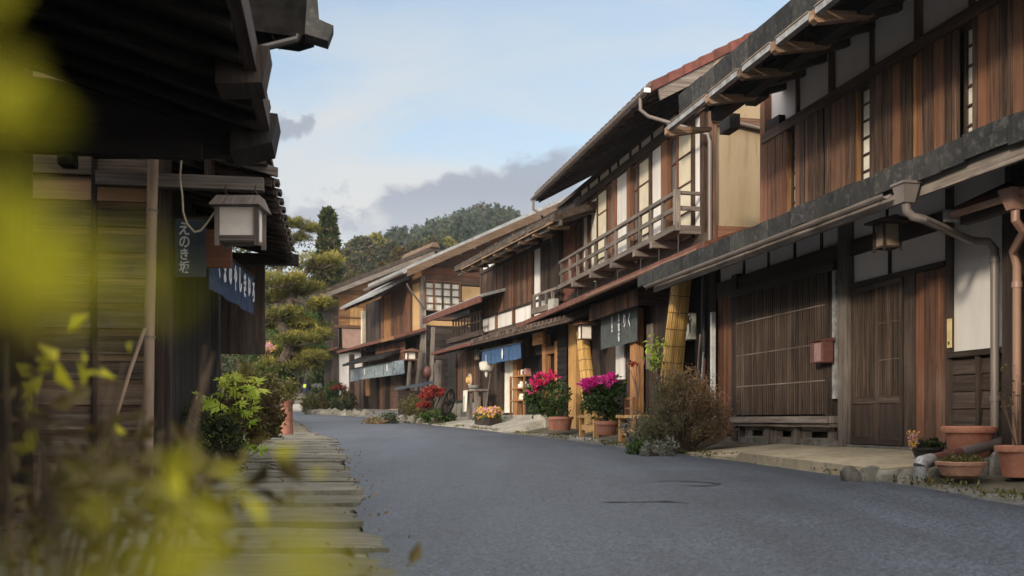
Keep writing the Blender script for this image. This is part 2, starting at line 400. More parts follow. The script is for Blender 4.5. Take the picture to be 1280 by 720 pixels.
M['eave_shade'] = mottled('shaded_eave_wood', (.004,.004,.004), (.012,.011,.010), scale=5, rough=.95, spec=.05)  # near-black colour stands in for the shaded underside of the upper eave
M['crack'] = mottled('crack_filler', (.020,.020,.021), (.035,.035,.036), scale=8, rough=.8)
M['gravel'] = mottled('weathered_roadside', (.10,.098,.092), (.20,.195,.18), (.09,.085,.06), scale=4, rough=.9, bmp=1, bscale=30)

M['l_green'] = foliage('green_leaves', [(.015,.035,.008), (.045,.085,.018), (.09,.14,.03)])
M['l_dark'] = foliage('dark_leaves', [(.010,.018,.006), (.028,.045,.014), (.06,.075,.022)], .2)
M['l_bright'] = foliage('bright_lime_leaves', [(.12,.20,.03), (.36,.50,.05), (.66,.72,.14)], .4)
M['l_yellow'] = foliage('yellow_green_leaves', [(.38,.37,.02), (.55,.52,.03), (.72,.66,.06)], .55)
M['l_olive'] = foliage('olive_brown_leaves', [(.035,.026,.010), (.085,.06,.02), (.13,.11,.03)], .3)
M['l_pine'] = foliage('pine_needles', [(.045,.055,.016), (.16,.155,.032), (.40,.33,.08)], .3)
M['l_cyp'] = foliage('cypress_needles', [(.012,.024,.008), (.035,.055,.014), (.08,.10,.025)], .2)
M['l_dry'] = foliage('dry_brown_twigs', [(.17,.175,.09), (.13,.125,.06), (.17,.125,.07), (.24,.155,.08), (.34,.19,.09)], .3)
M['l_red'] = foliage('red_maple_leaves', [(.14,.015,.015), (.30,.035,.03), (.40,.09,.06)], .4)
M['l_mag'] = foliage('magenta_petals', [(.42,.006,.15), (.72,.015,.30), (.80,.12,.45)], .35)
M['l_crim'] = foliage('crimson_petals', [(.42,.006,.05), (.68,.02,.12), (.78,.06,.28)], .35)
M['l_pink'] = foliage('mixed_petals', [(.60,.38,.05), (.70,.45,.06), (.60,.25,.40), (.70,.55,.60)], .3)
M['l_moss'] = foliage('moss_and_weeds', [(.05,.055,.015), (.11,.11,.03), (.17,.14,.05)], .3)
M['l_silver'] = foliage('silver_leaves', [(.10,.11,.08), (.24,.26,.21), (.12,.11,.08)], .2)
M['l_wood'] = foliage('hill_forest', [(.022,.036,.020), (.040,.058,.026), (.075,.082,.034), (.13,.115,.045), (.11,.065,.045), (.045,.07,.045)], .15)
M['bark_t'] = mottled('tree_bark', (.035,.026,.019), (.10,.078,.058), scale=9, rough=.95, bmp=1, bscale=30)
M['twig'] = mottled('thin_twigs', (.05,.035,.022), (.13,.09,.055), scale=9, rough=.95, bmp=.3)
# ------------------------------------------------------------------ building helpers
def boards_v(b, s0, s1, z0, z1, n, w=.16, th=.018, gap=.004, jit=.006, zj=0.0):
    """vertical boards on a facade plane (frame of b)"""
    k = max(1, round((s1-s0)/w)); w = (s1-s0)/k; x = s0
    cuts = [s0]+[s0+w*(i+random.uniform(-.30, .30)) for i in range(1, k)]+[s1]
    for a, c in zip(cuts, cuts[1:]):
        j = random.uniform(0, jit)
        b.box(a+gap/2, c-gap/2, n+j, n+th+j, z0+random.uniform(0, zj), z1)
def boards_h(b, s0, s1, z0, z1, n, h=.16, th=.016, lap=True, nn=None):
    k = max(1, round((z1-z0)/h)); h = (z1-z0)/k
    for i in range(k):
        a = z0+i*h; t = random.uniform(0, .004)
        b.hexa([(s0, n, a+.002), (s1, n, a+.002), (s1, n+th+.012*lap+t, a+.002), (s0, n+th+.012*lap+t, a+.002), (s0, n, a+h), (s1, n, a+h), (s1, n+th*.6+t, a+h), (s0, n+th*.6+t, a+h)])
def cross_h(b, n0, n1, z0, z1, s, h=.16, th=.016, sign=-1):
    """horizontal boards on a cross wall (plane s = const) facing along sign*s"""
    k = max(1, round((z1-z0)/h)); h = (z1-z0)/k
    for i in range(k):
        a = z0+i*h; t = th+random.uniform(0, .006)
        b.hexa([(s, n0, a+.002), (s+sign*(t+.012), n0, a+.002), (s+sign*(t+.012), n1, a+.002), (s, n1, a+.002), (s, n0, a+h), (s+sign*t*.6, n0, a+h), (s+sign*t*.6, n1, a+h), (s, n1, a+h)])
def slats(b, s0, s1, z0, z1, n, pitch=.045, w=.022, d=.03):
    k = int((s1-s0)/pitch)
    for i in range(k+1):
        c = s0+(s1-s0)*i/k+random.uniform(-.0025, .0025); ww = w*random.uniform(.85, 1.15)
        b.box(c-ww/2, c+ww/2, n, n+d+random.uniform(-.003, .003), z0, z1)
def part(name, mat, parent, fr, fn, **kw):
    b = B(fr); fn(b); return b.build(name, M[mat], parent, **kw)
def parts(name, mat, parent, fr, fn, **kw):
    b = SB(fr); fn(b); return b.build(name, M[mat], parent, **kw)
def pane_set(parent, fr, s0, s1, z0, z1, n, rows, cols=1, fill='shoji', frame='brown', fw=.03, name='window'):
    """framed sliding window: frame (thing part) with a pane sub-part"""
    b = B(fr)
    b.box(s0, s0+fw, n-.01, n+.03, z0, z1); b.box(s1-fw, s1, n-.01, n+.03, z0, z1)
    b.box(s0+fw, s1-fw, n-.01, n+.03, z0, z0+fw); b.box(s0+fw, s1-fw, n-.01, n+.03, z1-fw, z1)
    for i in range(1, rows):
        z = z0+(z1-z0)*i/rows; b.box(s0+fw, s1-fw, n+.004, n+.024, z-.009, z+.009)
    for i in range(1, cols):
        a = s0+(s1-s0)*i/cols; b.box(a-.008, a+.008, n+.002, n+.022, z0+fw, z1-fw)
    f = b.build(name, M[frame], parent)
    part('pane', fill, f, fr, lambda q: q.box(s0+fw, s1-fw, n-.006, n, z0+fw, z1-fw))
    return f
def gutter(b, pts, r=.05):
    """half-round gutter along a line of points"""
    for p, q in zip(pts, pts[1:]):
        p = Vector(p); q = Vector(q); k = 7
        P_ = []; F = []; U = []
        for e in (p, q):
            for i in range(k):
                a = PI+PI*i/(k-1)
                P_.append((e.x, e.y+math.cos(a)*r, e.z+math.sin(a)*r))
            for i in range(k):
                a = 2*PI-PI*i/(k-1)
                P_.append((e.x, e.y+math.cos(a)*(r-.006), e.z+math.sin(a)*(r-.006)+.001))
        m = 2*k
        for i in range(m):
            j = (i+1) % m; F.append((i, j, m+j, m+i)); U.append([(0, 0), (0, .1), (1, .1), (1, 0)])
        F.append(tuple(range(m))[::-1]); U.append([(0,0)]*m); F.append(tuple(range(m, 2*m))); U.append([(0,0)]*m)
        b.add(P_, F, U)
def eave(parent, fr, s0, s1, n1, z1, n0, z0, th, mat, under='dark', raft=.42, rw=.06, name='roof', soff=True, rafter_name='rafter_row', out=.10, edge=0.0):
    """sloping roof slab from street edge (n1,z1 top) up to (n0,z0 top) with soffit boards and rafters"""
    r = part(name, mat, parent, fr, lambda b: b.prism([(n0, z0-th), (n1, z1-th), (n1, z1), (n0, z0)], s0, s1))
    def u(b):
        sl = (z0-z1)/(n1-n0)
        k = max(2, int((s1-s0)/.22)); w = (s1-s0)/k
        for i in range(k):
            a = s0+i*w+.003
            b.prism([(n0, z0-th-.02), (n1-.03, z1-th-.02+sl*.03), (n1-.03, z1-th-.003+sl*.03), (n0, z0-th-.003)], a, a+w-.006)
        if raft:
            k = max(1, int((s1-s0-.2)/raft))
            for i in range(k+1):
                c = s0+.1+(s1-s0-.2)*i/k
                e = n1-out
                b.prism([(n0, z0-th-.02-rw), (e, z1-th-.02-rw+sl*out), (e, z1-th-.021+sl*out), (n0, z0-th-.021)], c-rw/2, c+rw/2)
    part('eave_soffit', under, r, fr, u)
    return r
def text_mesh(name, txt, size, mat, origin, right, upv, parent=None, vertical=True, squash=.8, weight=.012, thick=.002, gap=1.0, handmade=.0):
    """lettering as solid mesh characters; origin = top centre of the column"""
    right = Vector(right).normalized(); upv = Vector(upv).normalized(); nrm = right.cross(upv)
    verts = []; faces = []
    x = 0; y = 0
    for i, ch in enumerate(txt):
        cu = bpy.data.curves.new('glyph', 'FONT'); cu.body = ch; cu.size = size; cu.extrude = thick; cu.offset = weight*size
        cu.align_x = 'CENTER'; cu.align_y = 'CENTER'; cu.resolution_u = 3
        o = bpy.data.objects.new('glyph', cu); COL.objects.link(o)
        dg = bpy.context.evaluated_depsgraph_get(); dg.update()
        me = bpy.data.meshes.new_from_object(o.evaluated_get(dg))
        k = len(verts)
        sh = random.uniform(-1, 1)*handmade; sc = 1+random.uniform(-1, 1)*handmade
        for v in me.vertices:
            px = (v.co.x*squash+sh*size*.3)*sc; py = v.co.y*sc+(y if vertical else 0)+v.co.x*sh*.4
            px += x if not vertical else 0
            verts.append(Vector(origin)+right*px+upv*py+nrm*v.co.z)
        faces += [[a+k for a in p.vertices] for p in me.polygons]
        bpy.data.objects.remove(o); bpy.data.curves.remove(cu); bpy.data.meshes.remove(me)
        if vertical: y -= size*gap
        else: x += size*gap
    b = B(); b.add([tuple(v) for v in verts], faces, None, .5)
    return b.build(name, M[mat], parent)
def cloth(b, fr_pts, cols, rows, depth=.03, waves=5, hem=.0, slits=0):
    """hanging cloth between top-left, top-right points and a drop; fr_pts = (p_left, p_right, drop, outward)"""
    pl, pr, drop, out = fr_pts; pl = Vector(pl); pr = Vector(pr); out = Vector(out).normalized()
    pts = []; F = []; U = []
    ph = random.uniform(0, 6)
    for j in range(rows+1):
        for i in range(cols+1):
            u = i/cols; v = j/rows
            p = pl.lerp(pr, u); o = depth*(v*.8+.2)*math.sin(u*waves*2*PI+ph+v*.7)+depth*.4*math.sin(u*waves*4.7+ph*2)*v
            pts.append(p+Vector((0, 0, -drop*v+hem*math.sin(u*waves*3+1)*v))+out*o)
    for j in range(rows):
        for i in range(cols):
            a = j*(cols+1)+i; F.append((a, a+1, a+cols+2, a+cols+1)); U.append([(i/cols, j/rows)]*4)
    N = len(pts); pts += [p+out*-.004 for p in pts]
    F += [tuple(k+N for k in f[::-1]) for f in F[:]]; U += U[:]
    b.add([tuple(p) for p in pts], F, U, .5)

# ================================================================== NEAREST HOUSE ON THE RIGHT
H1 = Frame(6.32, -.213)
o1 = Vector(H1.P(11, 0, 0)); o1.z = .35
h1 = thing('wooden_townhouse', o1, 'nearest house on the right, brown upper shutters above a slatted ground floor bay', 'house', 'old wooden houses along the right side')
P = lambda name, mat, fn, parent=h1, **kw: part(name, mat, parent, H1, fn, **kw)
PS = lambda name, mat, fn, parent=h1, **kw: parts(name, mat, parent, H1, fn, **kw)
# plaster walls
def f(b):
    b.box(9.08, 9.86, -.12, -.02, 1.46, 3.2)
PS('wall', 'white', f)
def f(b):
    b.box(9.95, 10.92, -.10, -.03, 2.36, 2.68); b.box(10.96, 11.66, -.10, -.03, 2.36, 2.68)
    for a, c in [(9.95, 10.6), (10.64, 11.66), (11.9, 12.35), (12.39, 13.02), (13.07, 13.75), (13.79, 14.5), (14.58, 15.4)]:
        b.box(a, c, -.1, -.03, 2.86, 3.25)
    for a, c in zip([6.2, 7.1, 7.95, 8.78, 9.62, 10.46, 11.31, 12.15, 12.99], [7.06, 7.91, 8.74, 9.58, 10.40, 11.25, 12.11, 12.94, 13.72]):
        b.box(a, c, -.1, -.04, 4.68, 5.45)
PS('frieze_panel', 'frieze', f)
# solid body behind
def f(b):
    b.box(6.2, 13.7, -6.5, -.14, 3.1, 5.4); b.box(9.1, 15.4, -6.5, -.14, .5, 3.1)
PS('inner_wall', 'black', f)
# structural timbers
def f(b):
    b.box(11.68, 11.87, -.1, .06, .47, 3.25)              # stout entrance post
P('post', 'grey', f, bevel=.012)
def f(b):
    b.box(9.86, 9.955, -.1, .012, .5, 3.25); b.box(9.0, 9.09, -.1, .03, .42, 3.25)
    b.box(14.62, 14.8, -.1, .05, .5, 2.9); b.box(15.36, 15.5, -.1, .05, .45, 3.2); b.box(12.0, 12.06, -.02, .11, .84, 2.62)
    b.box(10.44, 10.62, -.06, .02, .48, 2.32)
PS('post', 'dark', f)
def f(b):
    b.box(9.955, 11.68, -.1, .025, 2.305, 2.36); b.box(9.955, 11.68, -.12, .0, 2.68, 2.86)
    b.box(11.87, 15.4, -.12, .03, 2.62, 2.86); b.box(11.87, 14.7, .03, .12, 2.55, 2.66)
    for a in (10.62, 10.94, 12.37, 13.04, 13.77, 14.54): b.box(a-.022, a+.022, -.09, -.012, 2.3 if a == 10.94 else 2.86, 3.25 if a != 10.94 else 2.68)
PS('beam', 'dark', f)
def f(b):
    b.box(6.1, 13.8, -.1, .075, 4.53, 4.66)
    for i, a in enumerate([7.08, 7.93, 8.76, 9.60, 10.43, 11.28, 12.13, 12.965]):
        w = .05 if i % 2 == 0 else .022
        b.box(a-w, a+w, -.09, .0, 4.66, 5.5)
    b.box(13.72, 13.86, -.12, .06, 3.2, 5.5)
    b.box(6.1, 13.8, -.1, .05, 3.3, 3.4)
    for a in (12.13, 10.35, 8.75): b.box(a-.05, a+.05, -.1, .03, 3.4, 4.53)
PS('upper_beam', 'brown', f)
# upper storey shutters, one part each
for k, (a, c) in enumerate([(13.10, 13.78), (12.19, 12.87), (11.50, 12.15), (10.42, 11.19), (9.70, 10.27), (8.80, 9.47), (8.05, 8.70), (7.2, 7.95), (6.2, 7.1)]):
    P('shutter', 'brown' if k not in (0,) else 'red', lambda b: boards_v(b, a, c, 3.40, 4.525, .03+.012*(k % 2), w=.115, th=.02, gap=.011, jit=.016))
for a, c in [(12.88, 13.09), (11.2, 11.49), (10.28, 10.41), (9.48, 9.69), (7.96, 8.04)]:
    pane_set(h1, H1, a, c, 3.4, 4.525, -.03, 6, fill='curtain', frame='dark')
PS('window_post', 'orange', lambda b: (b.box(10.37, 10.415, -.02, .05, 3.4, 4.5), b.box(11.465, 11.50, -.02, .045, 3.4, 4.5), b.box(13.09, 13.12, -.02, .05, 3.4, 4.5)))
# ground floor: board wall and its lower horizontal boards
def f(b):
    boards_h(b, 9.09, 9.86, .58, 1.40, -.03, h=.165, th=.02)
P('lower_board_wall', 'dark', f)
PS('wall_batten', 'dark', lambda b: (b.box(9.44, 9.49, -.01, .03, .58, 1.4), b.box(9.04, 9.88, -.03, .05, 1.40, 1.455), b.box(9.04, 9.88, -.02, .045, .50, .58)))
P('board_door', 'red', lambda b: boards_v(b, 9.97, 10.44, .52, 2.30, -.02, w=.12, gap=.004, jit=.004))
# sliding lattice door
def f(b):
    for a, c in ((10.64, 11.14), (11.13, 11.67)):
        n = -.03 if a > 11 else -.005
        b.box(a, a+.045, n, n+.035, .53, 2.30); b.box(c-.045, c, n, n+.035, .53, 2.30)
        b.box(a+.045, c-.045, n, n+.033, .53, .62); b.box(a+.045, c-.045, n, n+.033, .98, 1.06); b.box(a+.045, c-.045, n, n+.033, 2.24, 2.30)
        boards_v(b, a+.045, c-.045, .62, .98, n+.004, w=.13, th=.012)
        slats(b, a+.06, c-.06, 1.06, 2.24, n+.008, pitch=.042, w=.019, d=.02)
door = P('lattice_door', 'browng', f)
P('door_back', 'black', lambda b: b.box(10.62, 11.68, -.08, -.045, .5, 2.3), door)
PS('door_rail', 'grey', lambda b: [b.box(10.69, 11.10, .012, .02, z-.006, z+.006) for z in (1.45, 1.85)] and None, door)
# slatted bay
def f(b):
    slats(b, 12.09, 14.55, .87, 2.56, .05, pitch=.057, w=.031, d=.04)
lat = P('lattice', 'browng', f)
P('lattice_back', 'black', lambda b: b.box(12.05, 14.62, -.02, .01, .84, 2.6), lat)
PS('lattice_rail', 'grey', lambda b: [b.box(12.09, 14.55, .083, .094, z-.008, z+.008) for z in (2.17, 1.71, 1.27)] and None, lat)
PS('sill', 'grey', lambda b: (b.box(11.95, 14.75, -.02, .15, .765, .845), b.box(11.97, 14.7, -.04, .10, .715, .765)))
P('end_board_wall', 'red', lambda b: boards_v(b, 14.8, 15.36, .62, 2.62, -.01, w=.1, gap=.005, jit=.008))
def f(b):
    b.box(11.87, 15.5, -.3, .0, .42, .56)
    b.box(9.0, 11.7, -.3, .05, .40, .52)
PS('foundation', 'stone', f)
def f(b):
    for a, c in ((12.08, 12.85), (13.0, 13.62), (13.8, 14.5)):
        b.box(a, c, -.06, -.02, .56, .58); b.box(a, c, -.06, -.02, .68, .715); b.box(a, a+.06, -.06, -.02, .58, .68); b.box(c-.06, c, -.06, -.02, .58, .68)
        b.box(a+.06, a+.16, -.05, -.03, .58, .68); b.box(c-.2, c-.06, -.05, -.03, .58, .68); b.box(a+.16, c-.2, -.05, -.03, .655, .68)
P('foundation_vent', 'grey', f)
PS('foundation_post', 'grey', lambda b: (b.box(12.88, 12.96, -.08, .04, .50, .715), b.box(13.66, 13.76, -.08, .04, .48, .715), b.box(14.6, 14.78, -.08, .03, .46, .715)))
# lower roof
LN = 1.2
r = eave(h1, H1, 5.2, H1.S(797, LN), LN, 2.96, -.12, 3.42, .16, 'roofd', name='lower_roof', raft=.45, rw=.07)
def f(b):
    s = 5.3
    while s < 15.0:                                            # ragged overlapping edge pieces of the old roof
        w = random.uniform(.22, .5); h = random.uniform(-.016, .014)
        b.prism([(LN-.03, 2.79+h), (LN+.02, 2.775+h), (LN+.035, 2.965+h), (LN-.25, 3.06+h)], s, min(s+w-.006, 15.1)); s += w
P('roof_edge', 'roofd', f, r)
P('fascia', 'grey', lambda b: b.box(5.3, 15.05, LN-.09, LN-.05, 2.66, 2.80), r)
g1 = P('gutter', 'gutter', lambda b: gutter(b, [(9.0, LN+.06, 2.74), (15.05, LN+.06, 2.75)], .045))
PS('gutter_strap', 'iron', lambda b: [b.box(a, a+.012, LN-.06, LN+.11, 2.75, 2.757) for a in np.arange(9.2, 15, .55)] and None, g1)
# roof timber carrying the eave at the right
P('eave_beam', 'grey', lambda b: (b.bar((9.05, .1, 2.72), (6.2, .95, 2.86), .10, .14)))
# downpipe with hopper
a0 = H1.S(1140, LN)
dp = [(a0, LN+.05, 2.66), (a0, LN+.05, 2.47)]
sE, sF = H1.S(1150, 1.0), H1.S(1243, .12)
P('downpipe', 'gutter', lambda b: (b.tube([(a0, LN+.06, 2.62), (a0, LN+.05, 2.54), (a0-.01, LN+.0, 2.49), (a0-.03, LN-.08, 2.47), (9.24, .26, 2.42), (9.16, .14, 2.40), (9.13, .10, 2.33), (9.13, .10, .30)], .037, 12),
    b.tube([(9.13, .10, 2.26), (9.13, .10, 2.21)], .045, 12), b.tube([(9.13, .10, 1.02), (9.13, .10, .97)], .044, 12), b.tube([(9.13, .10, .5), (9.13, .10, .46)], .044, 12)), smooth=True)
P('rain_hopper', 'gutter', lambda b: (b.hexa([(a0-.05, LN+.01, 2.60), (a0+.05, LN+.01, 2.60), (a0+.05, LN+.11, 2.60), (a0-.05, LN+.11, 2.60), (a0-.085, LN-.02, 2.75), (a0+.085, LN-.02, 2.75), (a0+.085, LN+.13, 2.75), (a0-.085, LN+.13, 2.75)]),
    b.box(a0-.097, a0+.097, LN-.032, LN+.142, 2.75, 2.77)))
# upper roof
UN = 1.35
sU = H1.S(853, UN)
r = eave(h1, H1, 4.0, sU, UN, 4.98, -3.2, 6.45, .20, 'roofd', name='upper_roof', raft=.5, rw=.08, out=.3)
def f(b):
    s = 4.0
    while s < sU-.1:
        w = random.uniform(.25, .55); h = random.uniform(-.016, .014)
        b.prism([(UN-.03, 4.72+h), (UN+.02, 4.70+h), (UN+.035, 5.0+h), (UN-.3, 5.09+h)], s, min(s+w-.006, sU+.05)); s += w
P('roof_edge', 'roofd', f, r)
PS('purlin', 'black', lambda b: (b.box(4.2, sU-.1, .86, 1.0, 4.66, 4.80), b.box(13.0, sU-.05, .35, .5, 4.9, 5.05)), r)
br = [H1.S(x, UN-.1) for x in (850, 903, 945, 988, 1038, 1100)]; br += [br[-1]-.95, br[-1]-1.9]
for c in br:
    P('bracket', 'tan', lambda b: b.prism([(.82, 4.655), (UN+.05, 4.55), (UN+.10, 4.58), (UN+.10, 4.67), (.82, 4.70)], c-.045, c+.045), r)
gg = PS('gutter', 'lead', lambda b: [b.bar((c+.06, UN+.06, 4.655), (d-.06, UN+.06, 4.655), .07, .075) for d, c in zip(br, br[1:])] and None)
PS('gutter_lip', 'paperdim', lambda b: [b.bar((c+.06, UN+.10, 4.69), (d-.06, UN+.10, 4.69), .012, .012) for d, c in zip(br, br[1:])] and None, gg)
PS('gable_end_beam', 'black', lambda b: (b.box(13.86, sU-.1, -.1, .05, 4.62, 4.8), b.box(13.86, 14.2, .35, .5, 4.75, 4.95)))

# things on the nearest house
lx = H1.S(1109, .75)
t = thing('wall_lantern', H1.P(lx, .75, 2.4), 'small brown box lantern with dull paper panes hanging under the eave of the nearest house', 'lantern', 'box lanterns hung outside the houses')
lw = .085; lz0, lz1 = 2.42, 2.66
def f(b):
    for i in (-1, 1):
        for j in (-1, 1): b.box(lx+i*lw-.009, lx+i*lw+.009, .75+j*lw-.009, .75+j*lw+.009, lz0-.03, lz1)
    for z in (lz0, lz1-.018):
        for i in (-1, 1):
            b.box(lx-lw+.009, lx+lw-.009, .75+i*lw-.009, .75+i*lw+.009, z, z+.018); b.box(lx+i*lw-.009, lx+i*lw+.009, .75-lw+.009, .75+lw-.009, z, z+.018)
part('lantern_frame', 'dark', t, H1, f)
part('paper_pane', 'paperdim', t, H1, lambda b: b.box(lx-lw+.012, lx+lw-.012, .75-lw+.012, .75+lw-.012, lz0+.018, lz1-.018))
part('lantern_roof', 'dark', t, H1, lambda b: (b.prism([(.60, lz1), (.90, lz1), (.90, lz1+.02), (.75, lz1+.06), (.60, lz1+.02)], lx-.15, lx+.15), b.box(lx-.01, lx+.01, .74, .76, lz1+.05, 2.88)))
mx_ = H1.S(1030, .13)
t = thing('mailbox', H1.P(mx_, .1, 1.5), 'brown metal mailbox with a faded front fixed to the slatted bay of the nearest house', 'mailbox')
part('body', 'mail', t, H1, lambda b: (b.box(mx_-.16, mx_+.13, .10, .24, 1.47, 1.72),), bevel=.008)
part('lid', 'mail', t, H1, lambda b: b.prism([(.09, 1.722), (.26, 1.722), (.265, 1.732), (.09, 1.765)], mx_-.17, mx_+.14))
part('front_plate', 'mailf', t, H1, lambda b: (b.box(mx_-.13, mx_+.02, .241, .247, 1.485, 1.70), b.box(mx_-.16, mx_-.13, .12, .24, 1.49, 1.5)))
sx = H1.S(1187, .02)
part('name_plate', 'brass', None, H1, lambda b: (b.box(sx-.03, sx+.02, .015, .035, 1.5, 1.78),))
n_ = bpy.data.objects['name_plate']; tag(n_, 'narrow pale brass name plate on the door post beside the white wall', 'sign')
part('plate_mark', 'l_green', n_, H1, lambda b: b.box(sx-.02, sx+.005, .035, .038, 1.53, 1.56))
bx_ = H1.S(1050, .1)
part('conduit_pipe', 'lead', None, H1, lambda b: (b.box(11.90, 11.97, -.0, .07, 1.05, 2.6),))
tag(bpy.data.objects['conduit_pipe'], 'flat grey-green conduit strip running up beside the stout entrance post', 'pipe')

# ================================================================== HOUSE AT THE FAR RIGHT EDGE
h0 = thing('neighbour_house', (5.2, 7.5, .35), 'dark house at the right edge with a low red porch roof and tan gutter', 'house', 'old wooden houses along the right side')
PS = lambda name, mat, fn, parent=h1, **kw: parts(name, mat, parent, H1, fn, **kw)
P0 = lambda name, mat, fn, parent=h0, **kw: part(name, mat, parent, H1, fn, **kw)
P0('wall', 'dark', lambda b: boards_v(b, 5.0, 8.98, .45, 3.1, .0, w=.16))
P0('inner_wall', 'black', lambda b: b.box(4.5, 8.95, -4, -.02, .4, 3.2))
P0('corner_post', 'dark', lambda b: b.box(8.86, 9.0, .02, .13, .42, 2.75))
r = P0('porch_roof', 'rust', lambda b: b.prism([(.05, 2.86), (.66, 2.60), (.66, 2.64), (.05, 2.92)], 5.5, 8.92))
P0('roof_fascia', 'dark', lambda b: b.box(5.5, 8.90, .55, .62, 2.48, 2.60), r)
P0('gutter', 'copper', lambda b: gutter(b, [(5.5, .72, 2.56), (8.86, .72, 2.57)], .045))
P0('gutter_end', 'lead', lambda b: b.box(8.86, 8.91, .66, .78, 2.50, 2.60))
c = H1.S(1272, .7); c2 = H1.S(1271, .35)
P0('downpipe', 'copper', lambda b: (b.tube([(c, .72, 2.50), (c, .72, 2.36), (c+.03, .62, 2.28), (c2-.02, .40, 2.2), (c2, .35, 2.08), (c2, .35, .4)], .034, 12), b.tube([(c2, .35, 1.95), (c2, .35, 1.90)], .042, 12)), smooth=True)
P0('rain_hopper', 'copper', lambda b: (b.hexa([(c-.04, .68, 2.44), (c+.04, .68, 2.44), (c+.04, .77, 2.44), (c-.04, .77, 2.44), (c-.08, .66, 2.60), (c+.08, .66, 2.60), (c+.08, .82, 2.60), (c-.08, .82, 2.60)]),))
# ================================================================== SECOND HOUSE (balcony, beige gable wall)
def ZC(fr, px, py, a):
    n = fr.N(px, a); Y = fr.O[1]+n*fr.ny+a*fr.dy
    return n, CZ+(HY-py)/FPX*Y
H2 = H1; S0 = 15.52
S1 = H2.S(698)
h2 = thing('wooden_townhouse', H2.P(19, 0, .42), 'second house on the right, with the long wooden balcony and beige end wall', 'house', 'old wooden houses along the right side')
Q = lambda name, mat, fn, parent=h2, **kw: part(name, mat, parent, H2, fn, **kw)
QS = lambda name, mat, fn, parent=h2, **kw: parts(name, mat, parent, H2, fn, **kw)
X = lambda px, n=0: H2.S(px, n)
zF = 3.72; zT = 5.62; zS = 5.78; zE = 6.02         # upper floor, window head, top rail, wall top
QS('side_beam', 'brown', lambda b: (b.box(S0-.03, S0+.12, -6, .02, 3.42, zF+.04), b.box(S0-.05, S0+.12, -.02, .06, 3.3, 5.6), b.box(S0-.06, S0+.1, -6, -.02, 5.28, 5.42)))
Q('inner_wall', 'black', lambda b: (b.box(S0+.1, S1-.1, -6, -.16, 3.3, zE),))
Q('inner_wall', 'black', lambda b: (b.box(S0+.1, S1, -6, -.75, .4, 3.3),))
# upper facade, left (far) to right (near): px columns
QS('wall', 'white', lambda b: (b.box(X(785), X(771), -.1, -.01, zF, zT), b.box(X(828), X(815), -.1, -.01, zF, zT), b.box(X(876.5), X(868.5), -.1, -.01, zF, zT), b.box(X(790), X(771), -.1, -.005, zF-.02, zF+.02), ))
cuts = [724.5, 735, 748, 761.5, 772, 787, 799, 814, 830, 846, 862, 876]
QS('frieze_panel', 'frieze', lambda b: [b.box(X(c)+.03, X(a)-.03, -.1, -.03, zS+.02, zE-.06) for a, c in zip(cuts, cuts[1:])] and None)
QS('frieze_post', 'dark', lambda b: [b.box(X(a)-.03, X(a)+.03, -.1, .0, zS, zE) for a in cuts] and None)
QS('beam', 'dark', lambda b: (b.box(S0, S1, -.1, .06, zT, zS), b.box(S0, S1, -.1, .07, zF-.22, zF-.02), b.box(S0, S1, -.1, .05, zE-.06, zE+.02)))
QS('post', 'brown', lambda b: [b.box(X(c), X(a), -.1, .03, zF-.02, zT) for a, c in ((723, 727), (767, 771), (785, 789.5), (828, 835.5), (877, 882), (812.5, 815), (865.5, 868.5))] and None)
for a, c, fill, rows, n in [(728, 735, 'curtain', 1, -.02), (736, 746, 'curtain', 1, -.05), (746, 759, 'shoji', 4, -.02), (759, 767, 'glass', 1, -.05), (790, 797, 'glass', 4, -.05), (797, 812.5, 'shoji', 4, -.02), (836, 847, 'glass', 4, -.05), (846, 865.5, 'shoji', 4, -.02)]:
    pane_set(h2, H2, X(c), X(a), zF, zT, n, rows, fill=fill, frame='red', fw=.045)
Q('curtain', 'curtain', lambda b: cloth(b, ((X(759.2), -.12, zT), (X(790), -.12, zT), 1.8, (0, 1, 0)), 40, 4, .02, 22))
Q('shutter_box', 'dark', lambda b: (boards_v(b, X(708), X(698), zF-.1, zT+.05, .16, w=.1), b.box(X(708)-.01, X(698), -.05, .16, zF-.1, zT+.05)))
Q('shutter_panel', 'rust', lambda b: (boards_v(b, X(722.5), X(708), zF-.1, zT+.1, .05, w=.5, gap=.002), b.box(X(722.5), X(708), -.06, .05, zF-.1, zT+.1)))
# balcony
BN = .42; ba, bc = X(846, BN), X(700, BN)
bal = h2
zB0, zB1 = Z0 = (H2.Z(772, 322, BN), 0); zB1 = H2.Z(772, 285, BN)
QS('balcony_rail', 'grey', lambda b: (b.box(ba-.03, bc, BN-.035, BN+.035, zB1-.03, zB1+.03), b.box(ba, bc, BN-.02, BN+.02, zB0+.27, zB0+.34), b.box(ba-.02, ba+.04, .02, BN-.035, zB1-.03, zB1+.02), b.box(ba-.01, ba+.03, .02, BN-.03, zB0+.27, zB0+.34)))
pb = [845, 829, 814, 800, 785, 770, 757, 744, 733, 722, 712, 702]
QS('baluster', 'grey', lambda b: [b.box(X(p, BN)-.03, X(p, BN)+.03, BN-.03, BN+.02, zB0+.03, zB1-.03) for p in pb] and None)
Q('balcony_post', 'grey', lambda b: b.box(ba-.045, ba+.045, BN-.045, BN+.045, zB0-.05, zB1+.04))
Q('balcony_floor', 'grey', lambda b: (b.box(ba-.04, bc, BN-.04, BN+.06, zB0-.06, zB0+.03), b.box(ba-.04, ba+.03, .0, BN-.04, zB0-.10, zB0+.03), b.box(ba+.03, bc, .0, BN-.04, zB0-.03, zB0)))
